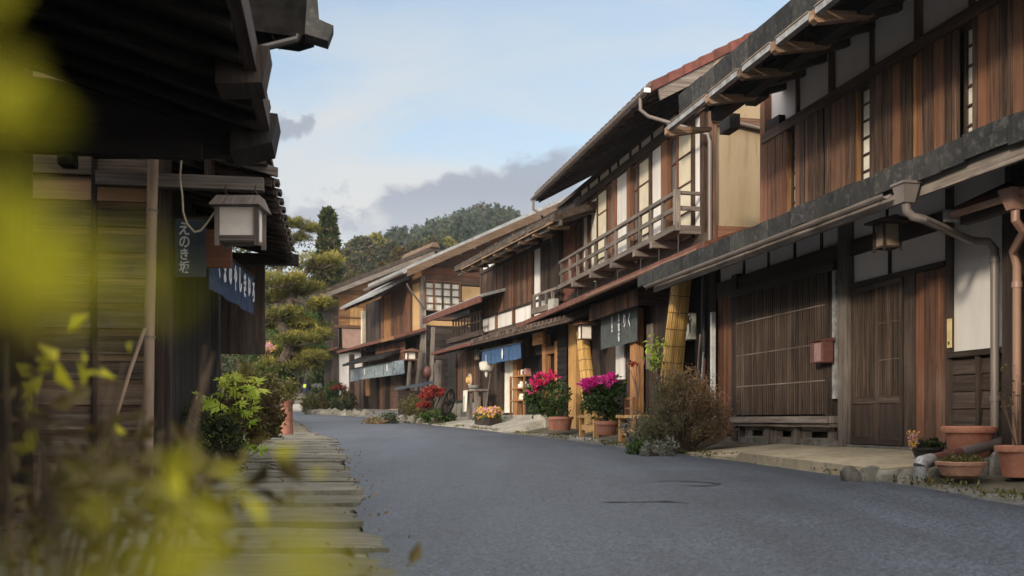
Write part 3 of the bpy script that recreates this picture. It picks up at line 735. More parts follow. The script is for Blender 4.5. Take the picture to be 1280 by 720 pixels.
QS('balcony_joist', 'grey', lambda b: [b.box(X(p, BN)-.06, X(p, BN)+.06, .0, BN+.09, zB0-.17, zB0-.06) for p in (820, 798, 769, 743, 720)] and None)
QS('hanger_rod', 'iron', lambda b: [b.tube([(X(p, BN-.05), BN-.05, zB0-.1), (X(p, BN-.05), BN-.05, 3.2)], .012, 6) for p in (848, 824, 801, 772, 745, 722)] and None)
# upper roof
EN = .95
sa, sc = X(814, EN), X(669, EN)
zEv = (H2.Z(810, 121, EN)+H2.Z(672, 238, EN))/2
nV, zV = ZC(H2, 956, 38, sa)
slp = (zV-zEv)/(EN-nV)
zr = lambda n: zEv+slp*(EN-n)
r = eave(h2, H2, sa+.12, sc, EN, zEv+.02, -4.5, zr(-4.5), .12, 'tile', name='upper_roof', raft=.4, rw=.06, out=.06)
def f(b):                                       # tile noses along the eave
    k = int((sc-sa)/.235); w = (sc-sa)/k
    for i in range(k):
        s = sa+i*w+.005
        b.prism([(EN-.5, zEv+slp*.5+.03), (EN+.04, zEv+.0), (EN+.05, zEv+.03), (EN+.04, zEv+.075), (EN-.5, zEv+slp*.5+.07)], s, s+w*.5)
        b.prism([(EN-.5, zEv+slp*.5+.03), (EN+.03, zEv-.02), (EN+.04, zEv+.03), (EN-.5, zEv+slp*.5+.045)], s+w*.5, s+w-.008)
Q('eave_tiles', 'tile', f, r)
def f(b):                                       # red verge tiles stepping up the gable edge
    n = EN; i = 0
    while n > -4.2:
        b.box(sa-.05, sa+.22, n-.27, n, zr(n)-.05, zr(n)+.115); n -= .235; i += 1
b = B(H2); n = EN
while n > -4.2:
    z = zr(n)
    b.hexa([(sa-.06, n-.27, z+slp*.27-.07), (sa+.22, n-.27, z+slp*.27-.07), (sa+.22, n, z-.07), (sa-.06, n, z-.07), (sa-.06, n-.27, z+slp*.27+.06), (sa+.22, n-.27, z+slp*.27+.06), (sa+.22, n, z+.085), (sa-.06, n, z+.085)]); n -= .25
b.build('verge_tiles', M['tilered'], r)
Q('bargeboard', 'grey', lambda b: b.hexa([(sa-.03, -4.4, zr(-4.4)-.30), (sa+.02, -4.4, zr(-4.4)-.30), (sa+.02, EN-.15, zr(EN-.15)-.27), (sa-.03, EN-.15, zr(EN-.15)-.27), (sa-.03, -4.4, zr(-4.4)-.08), (sa+.02, -4.4, zr(-4.4)-.08), (sa+.02, EN-.1, zr(EN-.1)-.08), (sa-.03, EN-.1, zr(EN-.1)-.08)]), r)
Q('side_wall', 'beige', lambda b: b.prism([(-6, zF+.04), (-.02, zF+.04), (-.02, zr(-.02)-.14), (-4.5, zr(-4.5)-.14), (-6, zr(-4.5)-.14)], S0, S0+.1))
Q('gutter', 'gutter', lambda b: gutter(b, [(sa-.0, EN+.07, zEv-.04), (sc, EN+.07, zEv-.05)], .05))
Q('gutter_end', 'white_paint', lambda b: b.box(sa-.03, sa-.005, EN+.02, EN+.12, zEv-.09, zEv-.02))
QS('gutter_hook', 'iron', lambda b: [b.box(s, s+.015, EN-.06, EN+.05, zEv-.10, zEv-.085) for s in np.arange(sa+.3, sc, .5)] and None)
def f(b):
    a = sc-.1; b.tube([(a, EN+.07, zEv-.08), (a, EN+.07, zEv-.3), (a-.05, EN-.1, zEv-.42), (X(698)-.1, .18, zEv-.72), (X(698)-.1, .14, zEv-.9), (X(698)-.1, .14, 3.3)], .032, 8)
Q('downpipe', 'gutter', f, smooth=True)
def f(b):
    a = X(806, EN); b.tube([(a, EN+.07, zEv-.08), (a, EN+.07, zEv-.26), (a-.02, EN-.05, zEv-.36), (S0-.02, .12, zEv-.72), (S0-.06, .10, zEv-.85), (S0-.06, .10, 3.25)], .030, 10)
Q('downpipe', 'gutter', f, smooth=True)
def f(b): b.tube([(S0-.1, .1, 5.35), (S0-.09, -.3, 5.33), (S0-.07, -2.6, 4.95)], .03, 8)
Q('side_pipe', 'grey', f, smooth=True)
# lower roof: thin rust red sheet
LE = .9
za = (H2.Z(660, 398, LE)+H2.Z(885, 303, LE))/2; la, lc = X(890, LE)+.2, X(646, LE)
r = eave(h2, H2, la, lc, LE, za, -.1, za+.34, .06, 'rust', name='lower_roof', raft=.45, rw=.055)
Q('roof_edge', 'rust', lambda b: b.box(la-.02, lc, LE-.04, LE+.03, za-.10, za-.0), r)
Q('gutter', 'copper', lambda b: gutter(b, [(la+.05, LE+.08, za-.09), (X(740, LE), LE+.08, za-.08)], .045))
# ground floor
GF = -.35
zz = .44
QS('post', 'pale', lambda b: (b.box(X(722), X(712.5), -.12, .04, zz, za-.05), ))
QS('post', 'orange', lambda b: (b.box(X(797), X(790), -.12, .04, zz, 2.9), b.box(X(789), X(783.5), -.3, -.2, zz, 2.9)))
QS('post', 'dark', lambda b: (b.box(X(895), X(890.5), -.1, .05, zz, 3.1), b.box(X(843, -.1), X(839, -.1), -.2, -.08, zz, 3.1)))
Q('ground_wall', 'dark', lambda b: (boards_v(b, X(783), X(712), zz, 3.2, GF, w=.14), boards_v(b, X(840, -.2), X(798, -.2), zz, 3.2, -.2, w=.14)))
QS('ground_wall_recess', 'black', lambda b: (b.box(S0+.05, X(840, -.3), -.75, -.65, zz, 3.3), b.box(X(784, -.3), X(800,-.3)+.3, -.75, -.65, zz, 3.3)))
Q('wall_strip', 'white', lambda b: b.box(X(783, GF), X(772.5, GF), GF, GF+.05, H2.Z(778, 475, GF), 3.0))
QS('dado_panel', 'black', lambda b: (b.box(X(784, GF), X(764, GF), GF+.05, GF+.09, zz, H2.Z(778, 476, GF)),))
Q('dado_rail', 'dark', lambda b: b.box(X(785, GF), X(763, GF), GF+.04, GF+.12, H2.Z(778, 479, GF), H2.Z(778, 475, GF)))
Q('side_boards', 'black', lambda b: boards_v(b, X(727, -.1), X(748, -.1)+1.2, zz, 3.1, -.3, w=.12))
# hood over the entrance
hA, hC = X(797, .35), X(737, .35)
Q('entrance_hood', 'brown', lambda b: (boards_v(b, hA, hC, H2.Z(797, 381, .35), H2.Z(797, 362, .35), .34, w=.15, gap=.006), b.box(hA, hC, -.2, .34, H2.Z(797, 363, .35), H2.Z(797, 360, .35)), b.box(hA-.03, hA, -.2, .36, H2.Z(797, 381, .35), H2.Z(797, 361, .35))))
# --- things in front of house 2
def noren(name, label, grp, fr, sA, sC, n, zt, drop, mat, waves=5, depth=.02, rodmat='dark', cols=36, cloth_name='cloth', strips=1, cat='shop curtain'):
    t = thing(name, fr.P((sA+sC)/2, n, zt), label, cat, grp)
    w = (sC-sA)/strips
    for i in range(strips):
        part(cloth_name, mat, t, fr, lambda b: cloth(b, ((sA+i*w+.006, n, zt), (sA+(i+1)*w-.006, n, zt), drop*random.uniform(.97, 1.03), (0, 1, 0)), max(6, cols//strips), 8, depth, waves/strips, hem=.008), smooth='all')
    part('rod', rodmat, t, fr, lambda b: b.tube([(sA-.12, n, zt+.012), (sC+.12, n, zt+.012)], .014, 8), smooth=True)
    return t
nA, nC = X(797, .12), X(751, .12)
zt = H2.Z(797, 382, .12); drop = zt-(H2.Z(797, 426, .12)+H2.Z(753, 437, .12))/2
t = noren('shop_curtain', 'charcoal entrance curtain with white brush lettering under the planked hood', 'cloth curtains hung at shop entrances', H2, nA, nC, .12, zt, drop, 'charcoal', waves=3, depth=.012)
rt = Vector(H2.P(0, 0, 0))-Vector(H2.P(1, 0, 0))
for txt, px, py, sz in (('やま', 765, 401, .17), ('く', 786.5, 401, .30), ('り', 780.5, 402, .30)):
    text_mesh('lettering', txt, sz, 'ink', Vector(H2.P(X(px, .15), .15, H2.Z(px, py, .15))), rt, (0, 0, 1), t, squash=.62, weight=.012, thick=.002, gap=.95, handmade=.08)
text_mesh('lettering', '民家宿', .17, 'ink', Vector(H2.P(X(773.5, .15), .15, H2.Z(773, 398, .15))), rt, (0, 0, 1), t, squash=.62, weight=.012, thick=.002, gap=1.1, handmade=.05)
# reed blinds rolled and leaning against the eave
def reed_blind(label, foot, top, r0, r1):
    t = thing('rolled_reed_blind', foot, label, 'reed blind', 'rolled reed blinds leaning on the second house')
    b = B(); f_ = Vector(foot); p = Vector(top); d = (p-f_).normalized(); u = d.cross(Vector((0, 1, 0))).normalized(); v = d.cross(u)
    for i in range(70):
        rad = 1-.75*(i % 5)/5; a = 2.4*i; q = (u*math.cos(a)+v*math.sin(a)*.55)*rad
        b.tube([f_+q*r0+d*random.uniform(0, .05), f_.lerp(p, .5)+q*(r0+r1)/2*random.uniform(.95, 1.05), p+q*r1-d*random.uniform(0, .05)], .012, 5)
    for i in range(30):
        a = 2*PI*i/30; q = (u*math.cos(a)+v*math.sin(a)*.55)
        b.tube([f_+q*r0+d*random.uniform(0, .05), f_.lerp(p, .5)+q*(r0+r1)/2*random.uniform(.97, 1.04), p+q*r1], .013, 5)
    b.build('reed_bundle', M['bamboo'], t)
    c = SB(); L_ = (p-f_).length
    k = int(L_/.24)
    for j in range(1, k):
        w = j/k; rr = (r0*(1-w)+r1*w)*1.07+.010; cc = f_.lerp(p, w)
        c.tube([cc+(u*math.cos(a)+v*math.sin(a)*.58)*rr for a in np.linspace(0, 2*PI, 17)], .006, 4)
    c.build('binding_cord', M['twig'], t)
    return t
ft = H2.P(X(834, .5), .55, .45); tp = H2.P(X(856, .45), .5, 2.95)
reed_blind('large rolled yellow reed blind leaning beside the dry brown bush', ft, tp, .165, .135)
ft = H2.P(X(744, .2), .25, .46); tp = H2.P(X(728, .2), .2, 2.75)
reed_blind('narrower rolled reed blind leaning against the pale timber post', ft, tp, .14, .12)
# lantern beside the pillar
a = X(737, .25); z0 = H2.Z(731, 425, .25); z1 = H2.Z(731, 407, .25)
def box_lantern(label, fr, a, n, z0, z1, w, paper='paper', wood_='brown', roofw=.07, rot=None, group='box lanterns hung outside the houses', name='wall_lantern', hang=None):
    t = thing(name, fr.P(a, n, z0), label, 'lantern', group); e = .018
    def f(b):
        for i in (-1, 1):
            for j in (-1, 1): b.box(a+i*w-e/2, a+i*w+e/2, n+j*w-e/2, n+j*w+e/2, z0-.02, z1)
        for z in (z0, z1-e):
            for i in (-1, 1):
                b.box(a-w+e/2, a+w-e/2, n+i*w-e/2, n+i*w+e/2, z, z+e); b.box(a+i*w-e/2, a+i*w+e/2, n-w+e/2, n+w-e/2, z, z+e)
    part('lantern_frame', wood_, t, fr, f)
    part('paper_pane', paper, t, fr, lambda b: b.box(a-w+.006, a+w-.006, n-w+.006, n+w-.006, z0+e, z1-e))
    part('lantern_roof', wood_, t, fr, lambda b: (b.prism([(n-w-roofw, z1), (n+w+roofw, z1), (n+w+roofw, z1+.02), (n, z1+.08), (n-w-roofw, z1+.02)], a-w-roofw, a+w+roofw),))
    if hang: parts('hanger', 'iron', t, fr, lambda b: [b.tube([(a+i*w*.7, n, z1+.05), (a+i*w*.7, n, hang)], .006, 5) for i in (-1, 1)] and None)
    return t
box_lantern('small white paper lantern fixed to the pale post left of the charcoal curtain', H2, X(731, .28), .28, z0, z1, .115, wood_='brown', roofw=.1)
# meter box, pipes and tools in the recess
a = X(863, -.2)
t = thing('meter_box', H2.P(a, -.2, 2), 'pale grey electric meter box with looping cable in the dark recess', 'meter box')
part('box', 'meter', t, H2, lambda b: b.box(a-.14, a+.2, -.25, -.12, H2.Z(863, 425, -.2), H2.Z(863, 392, -.2)), bevel=.01)
part('cable', 'iron', t, H2, lambda b: b.tube([(a, -.1, 2.75), (a-.12, -.06, 2.8), (a-.22, -.04, 2.65), (a-.22, -.04, 2.3), (a-.08, -.04, 2.1), (a+.05, -.08, 2.2)], .014, 6), smooth=True)
part('glass_meter', 'lead', t, H2, lambda b: b.tube([(a-.1, -.13, H2.Z(863, 400, -.2)), (a-.1, -.03, H2.Z(863, 400, -.2))], .075, 14), smooth=True)
a = X(880, .1)
tag(part('drainpipe', 'iron', None, H2, lambda b: (b.tube([(a, .1, .45), (a, .1, 3.1)], .045, 10),), smooth=True), 'dark upright drainpipe in the recess left of the white pipe', 'pipe')
a = X(890.5, .12)
tag(part('white_pipe', 'white_paint', None, H2, lambda b: (b.box(a-.025, a+.035, .08, .14, .5, 2.42),)), 'straight white strip pipe standing at the corner by the brown bush', 'pipe')
for (x0, y0, x1, y1, m, lab) in ((866, 478, 877, 418, 'copper', 'tan tool handle leaning in the recess behind the dry bush'), (872, 490, 881, 440, 'lead', 'thin grey pole leaning against the dark drainpipe'), (875, 490, 883, 448, 'rust', 'short rusty red pole leaning nearest the white pipe')):
    p, q = H2.P(X(x0, .25), .25, .5), H2.P(X(x1, .12), .14, H2.Z(x1, y1, .12))
    tag(part('leaning_pole', m, None, W, lambda b: b.tube([p, q], .016, 8), smooth=True), lab, 'pole', 'poles leaning in the recess')
a = X(811.5, -.12)
t = thing('hanging_board', H2.P(a, -.15, 1.9), 'tall narrow bare wooden board hung beside the entrance behind the lettered curtain', 'board')
part('board', 'grey', t, H2, lambda b: b.box(X(815.5, -.15), X(808, -.15), -.17, -.14, H2.Z(812, 461, -.15), H2.Z(812, 405, -.15)))
# ================================================================== THIRD HOUSE
H3 = Frame(1.2, -.345, 23.7)
X3 = H3.S; Z3 = H3.Z
h3 = thing('wooden_townhouse', H3.P(4, 0, .9), 'third house on the right, dark upper shutters above a blue shop curtain', 'house', 'old wooden houses along the right side')
K = lambda name, mat, fn, parent=h3, **kw: part(name, mat, parent, H3, fn, **kw)
KS = lambda name, mat, fn, parent=h3, **kw: parts(name, mat, parent, H3, fn, **kw)
zw0 = (Z3(602, 415)+Z3(664, 402))/2; zsh = (Z3(602, 396)+Z3(664, 379))/2; zst = (Z3(602, 340)+Z3(664, 319))/2
e0, e1 = X3(697), X3(601.5)
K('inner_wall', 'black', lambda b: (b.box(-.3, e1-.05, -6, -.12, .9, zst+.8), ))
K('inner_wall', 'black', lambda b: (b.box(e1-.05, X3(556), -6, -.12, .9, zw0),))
KS('wall', 'white', lambda b: [b.box(X3(c), X3(a), -.1, -.02, zw0, zsh-.04) for a, c in ((664.5, 643.5), (640.5, 621.5), (619.5, 603))] and None)
KS('wall', 'white', lambda b: (b.box(X3(675), X3(668), -.1, .0, Z3(671, 398), zst+.02), b.box(X3(697), X3(675), -.1, -.01, zw0+.12, zsh-.02)))
KS('frieze_panel', 'frieze', lambda b: [b.box(X3(c), X3(a), -.1, -.03, zst+.12, zst+.62) for a, c in ((696, 677), (665, 644), (641, 621), (619, 603))] and None)
for a, c in ((664.5, 643.5), (641, 621.5), (619.5, 603.5), (696, 687), (686, 676)):
    K('shutter', 'dark' if a > 670 else 'brown', lambda b: boards_v(b, X3(a), X3(c), zsh if a < 670 else zsh-.05, zst, -.01, w=.14, gap=.008))
KS('post', 'brown', lambda b: [b.box(X3(p)-.05, X3(p)+.05, -.1, .035, zw0-.1, zst+.7) for p in (602, 620.5, 642, 666)] and None)
KS('beam', 'dark', lambda b: (b.box(e0, e1, -.1, .05, zst, zst+.1), b.box(e0, e1, -.1, .04, zsh-.05, zsh+.0), b.box(e0, e1, -.1, .07, zw0-.12, zw0)))
# small balcony at the near end
zb = Z3(680, 382, .3)
KS('balcony_rail', 'grey', lambda b: (b.box(X3(697, .3), X3(667, .3), .27, .33, zb+.28, zb+.34), b.box(X3(697, .3), X3(667, .3), .25, .35, zb-.14, zb)))
KS('baluster', 'grey', lambda b: [b.box(X3(p, .3)-.03, X3(p, .3)+.03, .27, .33, zb, zb+.28) for p in (668, 675, 683, 691)] and None)
K('vent_box', 'meter', lambda b: b.box(X3(695, .4), X3(688, .4), .34, .46, zb-.25, zb+.05))
# upper roof: deep layered eave
EN3 = 1.15
ze = (Z3(580, 331, EN3)+Z3(690, 281, EN3))/2; ea, ec = X3(693, EN3), X3(568, EN3)
r = eave(h3, H3, ea, ec, EN3, ze+.16, -4.5, ze+.16+5.65*.34, .16, 'bark', name='upper_roof', raft=.4, rw=.07, out=.12)
def f(b):
    s = ea
    while s < ec-.05:
        w = random.uniform(.2, .5); h = random.uniform(-.02, .02)
        for k in range(3): b.prism([(EN3-.12-.04*k, ze+.05*k+h), (EN3+.03-.02*k+random.uniform(-.01, .01), ze+.05*k+h), (EN3+.03-.02*k, ze+.05*k+.045+h), (EN3-.12-.04*k, ze+.05*k+.045+h)], s, min(s+w-.006, ec))
        s += w
K('layered_edge', 'bark', f, r)
K('fascia', 'grey', lambda b: b.box(ea, ec, EN3-.18, EN3-.12, ze-.09, ze+.03), r)
KS('bracket', 'tan', lambda b: [b.prism([(.7, ze-.10), (EN3-.05, ze-.14), (EN3+.02, ze-.12), (EN3+.02, ze-.06), (.7, ze-.05)], s-.05, s+.05) for s in np.arange(ea+.3, ec, .95)] and None)
K('gutter_rail', 'tan', lambda b: b.box(ea, ec-.8, EN3+.03, EN3+.06, ze-.06, ze-.03), r)
# lower roof with tiles
n3 = .95; z3l = (Z3(560, 437, n3)+Z3(677, 411, n3))/2
r = eave(h3, H3, X3(708, n3), X3(541, n3), n3, z3l+.05, -.1, z3l+.45, .07, 'tile', name='lower_roof', raft=.45, rw=.055)
def f(b):
    s = X3(708, n3)
    while s < X3(590, n3):
        b.prism([(-.1, z3l+.46), (n3+.03, z3l+.04), (n3+.04, z3l+.13), (-.1, z3l+.53)], s, s+.12)
        b.prism([(-.1, z3l+.46), (n3+.02, z3l+.02), (n3+.03, z3l+.075), (-.1, z3l+.485)], s+.12, s+.24); s += .25
K('roof_tiles', 'tile', f, r)
K('roof_edge', 'rust', lambda b: b.box(X3(590, n3), X3(541, n3), n3-.02, n3+.05, z3l-.02, z3l+.06), r)
# far side roof and open balcony
n3b = .7; zx = (Z3(600, 371, n3b)+Z3(530, 397, n3b))/2
r = eave(h3, H3, X3(602, n3b), X3(529, n3b), n3b, zx+.04, -1.8, zx+.75, .08, 'metalroof', name='side_roof', raft=.5, rw=.05)
K('roof_edge', 'rust', lambda b: b.box(X3(601, n3b), X3(529, n3b), n3b-.03, n3b+.03, zx-.18, zx+.0), r)
KS('balcony_rail', 'dark', lambda b: (b.box(X3(601, .3), X3(566, .3), .27, .33, Z3(583, 396, .3), Z3(583, 394, .3)), b.box(X3(601, .3), X3(566, .3), .27, .33, Z3(583, 408, .3), Z3(583, 405.5, .3)), b.box(X3(601, .3), X3(560, .3), .2, .36, Z3(583, 424, .3), Z3(583, 418, .3))))
KS('baluster', 'dark', lambda b: [b.box(s-.03, s+.03, .28, .32, Z3(583, 420, .3), Z3(583, 396, .3)) for s in np.arange(X3(600, .3), X3(566, .3), .32)] and None)
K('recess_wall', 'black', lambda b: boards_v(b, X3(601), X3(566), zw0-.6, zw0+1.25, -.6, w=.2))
# ground floor
g0 = .93
K('board_wall', 'brown', lambda b: (boards_v(b, X3(601), X3(571), 1.42, 2.95, -.04, w=.11, gap=.006),))
K('slatted_door', 'dark', lambda b: (boards_v(b, X3(628), X3(602), 1.1, 2.95, -.04, w=.13), b.box(X3(628), X3(602), -.02, .01, 1.5, 1.54), b.box(X3(628), X3(602), -.02, .01, 1.28, 1.31)))
K('shop_interior', 'brown', lambda b: (b.box(X3(643), X3(628), -1.2, -1.1, g0, 3), b.box(X3(682), X3(648), -1.0, -.9, g0, 3)))
K('foundation', 'stone', lambda b: [b.box(s, s+w-.02, -.2, .06+random.uniform(0, .04), .55, 1.38+random.uniform(-.04, .04)) for s, w in ((X3(601), .8), (X3(601)+.8, .7), (X3(601)+1.5, .9), (X3(601)+2.4, .75))] and None)
K('doorstep', 'apron', lambda b: b.box(X3(699), X3(620), -.9, .35, .6, g0))
KS('post', 'grey', lambda b: (b.tube([(X3(551), .05, .85), (X3(551), .05, 2.85)], .13, 10), b.box(X3(553)+.5, X3(553)+.75, -.1, .1, .8, 2.8)))
KS('post', 'orange', lambda b: (b.box(X3(648.5), X3(643.5), -.1, .06, g0, 2.95), b.box(X3(684), X3(680), -.1, .05, g0, 2.9), b.box(X3(699), X3(695.5), -.1, .05, g0, 2.7), b.box(X3(695), X3(684), -.08, .03, 2.42, 2.6)))
KS('post', 'dark', lambda b: (b.box(X3(602.5), X3(600), -.1, .06, 1.0, 2.95), b.box(X3(571.5), X3(569.5), -.1, .05, 1.3, 2.95), b.box(X3(629), X3(627), -.1, .05, g0, 2.95)))
K('doorway_panel', 'black', lambda b: b.box(X3(699), X3(684), -.5, -.4, g0, 2.6))
K('glazed_door', 'pale', lambda b: (b.box(X3(694.5), X3(691.5), -.12, -.08, g0, 2.4),))
K('board_sign', 'orange', lambda b: b.box(X3(680, .3), X3(667, .3), .28, .33, Z3(673, 431, .3), Z3(673, 416, .3)))
K('transom_lattice', 'dark', lambda b: slats(b, X3(682), X3(650), 2.45, 2.95, .0, pitch=.1, w=.05))
K('near_end_siding', 'black', lambda b: boards_h(b, X3(711.5), X3(700), .85, 3.0, .05, h=.14))
K('ledge', 'black', lambda b: b.box(X3(601), X3(571), -.02, .12, 1.36, 1.44))
t = noren('shop_curtain', 'indigo blue curtain with a white crest over the third house entrance', 'cloth curtains hung at shop entrances', H3, X3(650.5, .55), X3(602, .55), .55, Z3(626, 433.5, .55), .40, 'indigo', waves=9, depth=.025, strips=4, rodmat='grey')
part('crest', 'ink', t, H3, lambda b: b.lathe([(.0, -.15), (.045, -.12), (.06, -.02), (.045, .08), (.0, .15)], (X3(627, .6), .585, Z3(627, 442, .6)), 10, sx=1, sy=.12))
part('lettering', 'ink', t, H3, lambda b: b.box(X3(607.5, .59)-.01, X3(607.5, .59)+.012, .588, .593, Z3(607, 452, .59), Z3(607, 443, .59)))
# ------- things around the third house
a = X3(608, .5)
t = thing('paper_lantern', H3.P(a, .5, Z3(608, 466, .5)), 'round white cloth lantern hanging below the left end of the blue curtain', 'lantern')
part('shade', 'curtain', t, H3, lambda b: b.lathe([(.10, -.14), (.17, -.10), (.2, .0), (.2, .10), (.14, .14)], (a, .5, Z3(608, 458, .5)), 14), smooth=True)
part('tassel', 'curtain', t, H3, lambda b: b.lathe([(.02, -.30), (.05, -.22), (.03, -.14)], (a, .5, Z3(608, 458, .5)), 8), smooth=True)
a = X3(586, .05)
t = thing('straw_hat', H3.P(a, .05, 2), 'small round straw hat hanging on the brown board wall', 'hat')
part('brim', 'shoji', t, H3, lambda b: b.tube([(a, .0, Z3(586, 475, .05)), (a, .03, Z3(586, 475, .05))], .2, 16), smooth=True)
part('crown', 'bamboo', t, H3, lambda b: b.tube([(a, .03, Z3(586, 475, .05)), (a, .12, Z3(586, 475, .05))], [.14, .09], 14), smooth=True)
t = thing('door_drape', H3.P(X3(634), .0, .95), 'tall cream drape hanging in the entrance beside the timber post', 'drape')
part('cloth', 'curtain', t, H3, lambda b: cloth(b, ((X3(641.5), -.05, 2.75), (X3(629.5), -.05, 2.75), 1.75, (0, 1, 0)), 40, 8, .05, 7), smooth='all')
# water trough bench with tools
a = X3(596, .5)
t = thing('work_stand', H3.P(a, .5, .9), 'grey wooden stand with round basin in front of the board wall', 'stand')
part('table_top', 'grey', t, H3, lambda b: b.box(a-.45, a+.35, .3, .7, 1.62, 1.68))
parts('leg', 'grey', t, H3, lambda b: [b.box(a+i, a+i+.09, n, n+.09, .78, 1.62) for i in (-.4, .2) for n in (.32, .58)] and None)
part('basin', 'lead', t, H3, lambda b: b.lathe([(.1, 0), (.17, .05), (.19, .12), (.17, .12), (.09, .03)], (a+.2, .5, 1.68), 14), smooth=True)
p, q = H3.P(X3(607, .6), .62, .9), H3.P(X3(614, .4), .42, Z3(614, 467, .4))
tag(part('leaning_broom', 'grey', None, W, lambda b: b.tube([p, q], .018, 6)), 'thin grey broom pole leaning beside the grey stand', 'pole')
a = X3(589, .55)
tag(part('white_cloth', 'curtain', None, H3, lambda b: cloth(b, ((a-.25, .72, 1.66), (a+.25, .72, 1.66), .62, (0, 1, 0)), 14, 8, .05, 2.3), smooth='all'), 'white cloth draped over the front of the grey stand', 'cloth')
t = thing('flower_box', H3.P(X3(612, .9), .9, .72), 'low dark planter box of yellow and pink flowers near the broom', 'planter')
fa, fc = X3(621, .9), X3(602, .9)
part('box', 'dark', t, H3, lambda b: (b.box(fa, fc, .75, 1.1, .62, .86),))
b = B(H3)
C = [H3.P(random.uniform(fa, fc), random.uniform(.74, 1.12), .88+random.uniform(0, .22)) for _ in range(500)]
b.leaves(C, .09, .8); b.build('blossoms', M['l_pink'], t)
b = B(); b.leaves([H3.P(random.uniform(fa, fc), random.uniform(.72, 1.14), .84+random.uniform(0, .12)) for _ in range(300)], .10, .5); b.build('leaves', M['l_green'], t)
# display shelf of goods
t = thing('display_shelf', H3.P(X3(658, -.2), -.2, .95), 'red-brown shop shelf stacked with pale goods inside the third house entrance', 'shelf')
sa_, sc_ = X3(668, -.2), X3(650, -.2)
part('rack', 'orange', t, H3, lambda b: [b.box(sa_, sc_, -.35, .1, z, z+.04) for z in (1.3, 1.62, 1.95)]+[b.box(x, x+.05, n, n+.05, .93, 1.95) for x in (sa_, sc_-.05) for n in (-.35, .05)] and None)
for z in (1.34, 1.66, 1.99):
    s = sa_+.05
    while s < sc_-.15:
        w = random.uniform(.1, .2); 
        g_ = part('packet', random.choice(['curtain', 'paper', 'tilered', 'l_pink']), None, H3, lambda b: b.box(s, s+w-.02, -.25+random.uniform(-.05, .05), .02, z, z+random.uniform(.08, .18)))
        tag(g_, 'small packet of goods on the shop shelf behind the magenta flowers', 'packet', 'packets on the shop shelf'); s += w
# brown brush roof bits hung left of curtain
a = X3(598, .4)
tag(part('bundled_twigs', 'grey', None, H3, lambda b: [b.bar((a-.2+.07*i, .45, Z3(598, 450, .4)), (a+.1+.07*i, .4, Z3(598, 436, .4)), .03, .03) for i in range(6)]+[b.bar((a-.25, .43, Z3(598, 443, .4)), (a+.5, .43, Z3(598, 443, .4)), .03, .03)] and None), 'small frame of grey sticks under the eave left of the blue curtain', 'sticks')

# ================================================================== FOURTH HOUSE
H4 = Frame(-3.52, -.442, 38.8); X4 = H4.S; Z4 = H4.Z
h4 = thing('wooden_townhouse', H4.P(5, 0, 1.2), 'fourth house on the right, gable end of reddish boards with a large glazed window', 'house', 'old wooden houses along the right side')
J = lambda name, mat, fn, parent=h4, **kw: part(name, mat, parent, H4, fn, **kw)
JS = lambda name, mat, fn, parent=h4, **kw: parts(name, mat, parent, H4, fn, **kw)
zc = lambda px, py, a=0: ZC(H4, px, py, a)
J('inner_wall', 'black', lambda b: b.box(.05, X4(456), -9, -.1, 3.0, 6.2))
J('inner_wall', 'black', lambda b: b.box(.05, X4(438), -6, -.1, 1.0, 3.0))
# gable wall facing the viewer (s = 0)
n_a = lambda px: H4.N(px, 0)
def clipped(b, n0, z0, z1, s, h, roof):
    z = z0
    while z < z1:
        lo = n0; hi = 0.0
        for i in range(60):                       # keep each board below the sloping roof
            if roof(hi)-.2 < z+h: hi -= .12
            else: break
        if hi > lo: cross_h(b, lo, hi, z, z+h, s, h=h)
        z += h
n1_, z1_ = ZC(H4, 509, 333, -1.3); n2_, z2_ = ZC(H4, 690, 253, -1.3)
sl4 = (z2_-z1_)/(n1_-n2_)
J('end_wall', 'red', lambda b: clipped(b, -8, zc(540, 352)[1], 9.5, 0, .28, lambda n: z1_+sl4*(n1_-n)))
J('end_wall_plaster', 'ochre', lambda b: b.box(-.03, .02, n_a(630), n_a(577), zc(580, 376)[1], zc(580, 358)[1]))
J('end_wall_plaster', 'ochre', lambda b: b.box(-.03, .02, n_a(600), n_a(528), zc(545, 407)[1], zc(545, 401)[1]))
J('end_wall_lower', 'dark', lambda b: cross_h(b, n_a(630), 0, 1.0, zc(545, 401)[1]-.02, .02, h=.24))
J('end_beam', 'brown', lambda b: (b.box(-.06, .03, n_a(630), 0, zc(545, 400)[1], zc(545, 396)[1]), b.box(-.05, .03, n_a(630), 0, zc(545, 353)[1]-.05, zc(545, 349)[1]), ))
JS('corner_post', 'grey', lambda b: (b.box(-.06, .12, -.12, .05, 1.0, 6.4),))
# window in the gable
wn0, wn1, wz0, wz1 = n_a(574), n_a(531), zc(550, 389)[1], zc(550, 352)[1]
wf = J('window', 'brown', lambda b: [b.box(-.10, -.04, n-.035, n+.035, wz0, wz1) for n in np.linspace(wn0, wn1, 5)]+[b.box(-.09, -.05, wn0, wn1, z-.02, z+.02) for z in np.linspace(wz0, wz1, 5)] and None)
J('pane', 'curtain', lambda b: cloth(b, ((-.03, wn0, wz1), (-.03, wn1, wz1), wz1-wz0, (1, 0, 0)), 60, 2, .012, 12), wf)
J('corner_downpipe', 'gutter', lambda b: b.tube([(-.9, .9, 5.95), (-.85, .8, 5.8), (-.1, -.1, 5.1), (-.1, -.12, 4.9), (-.1, -.12, 1.2)], .035, 8), smooth=True)
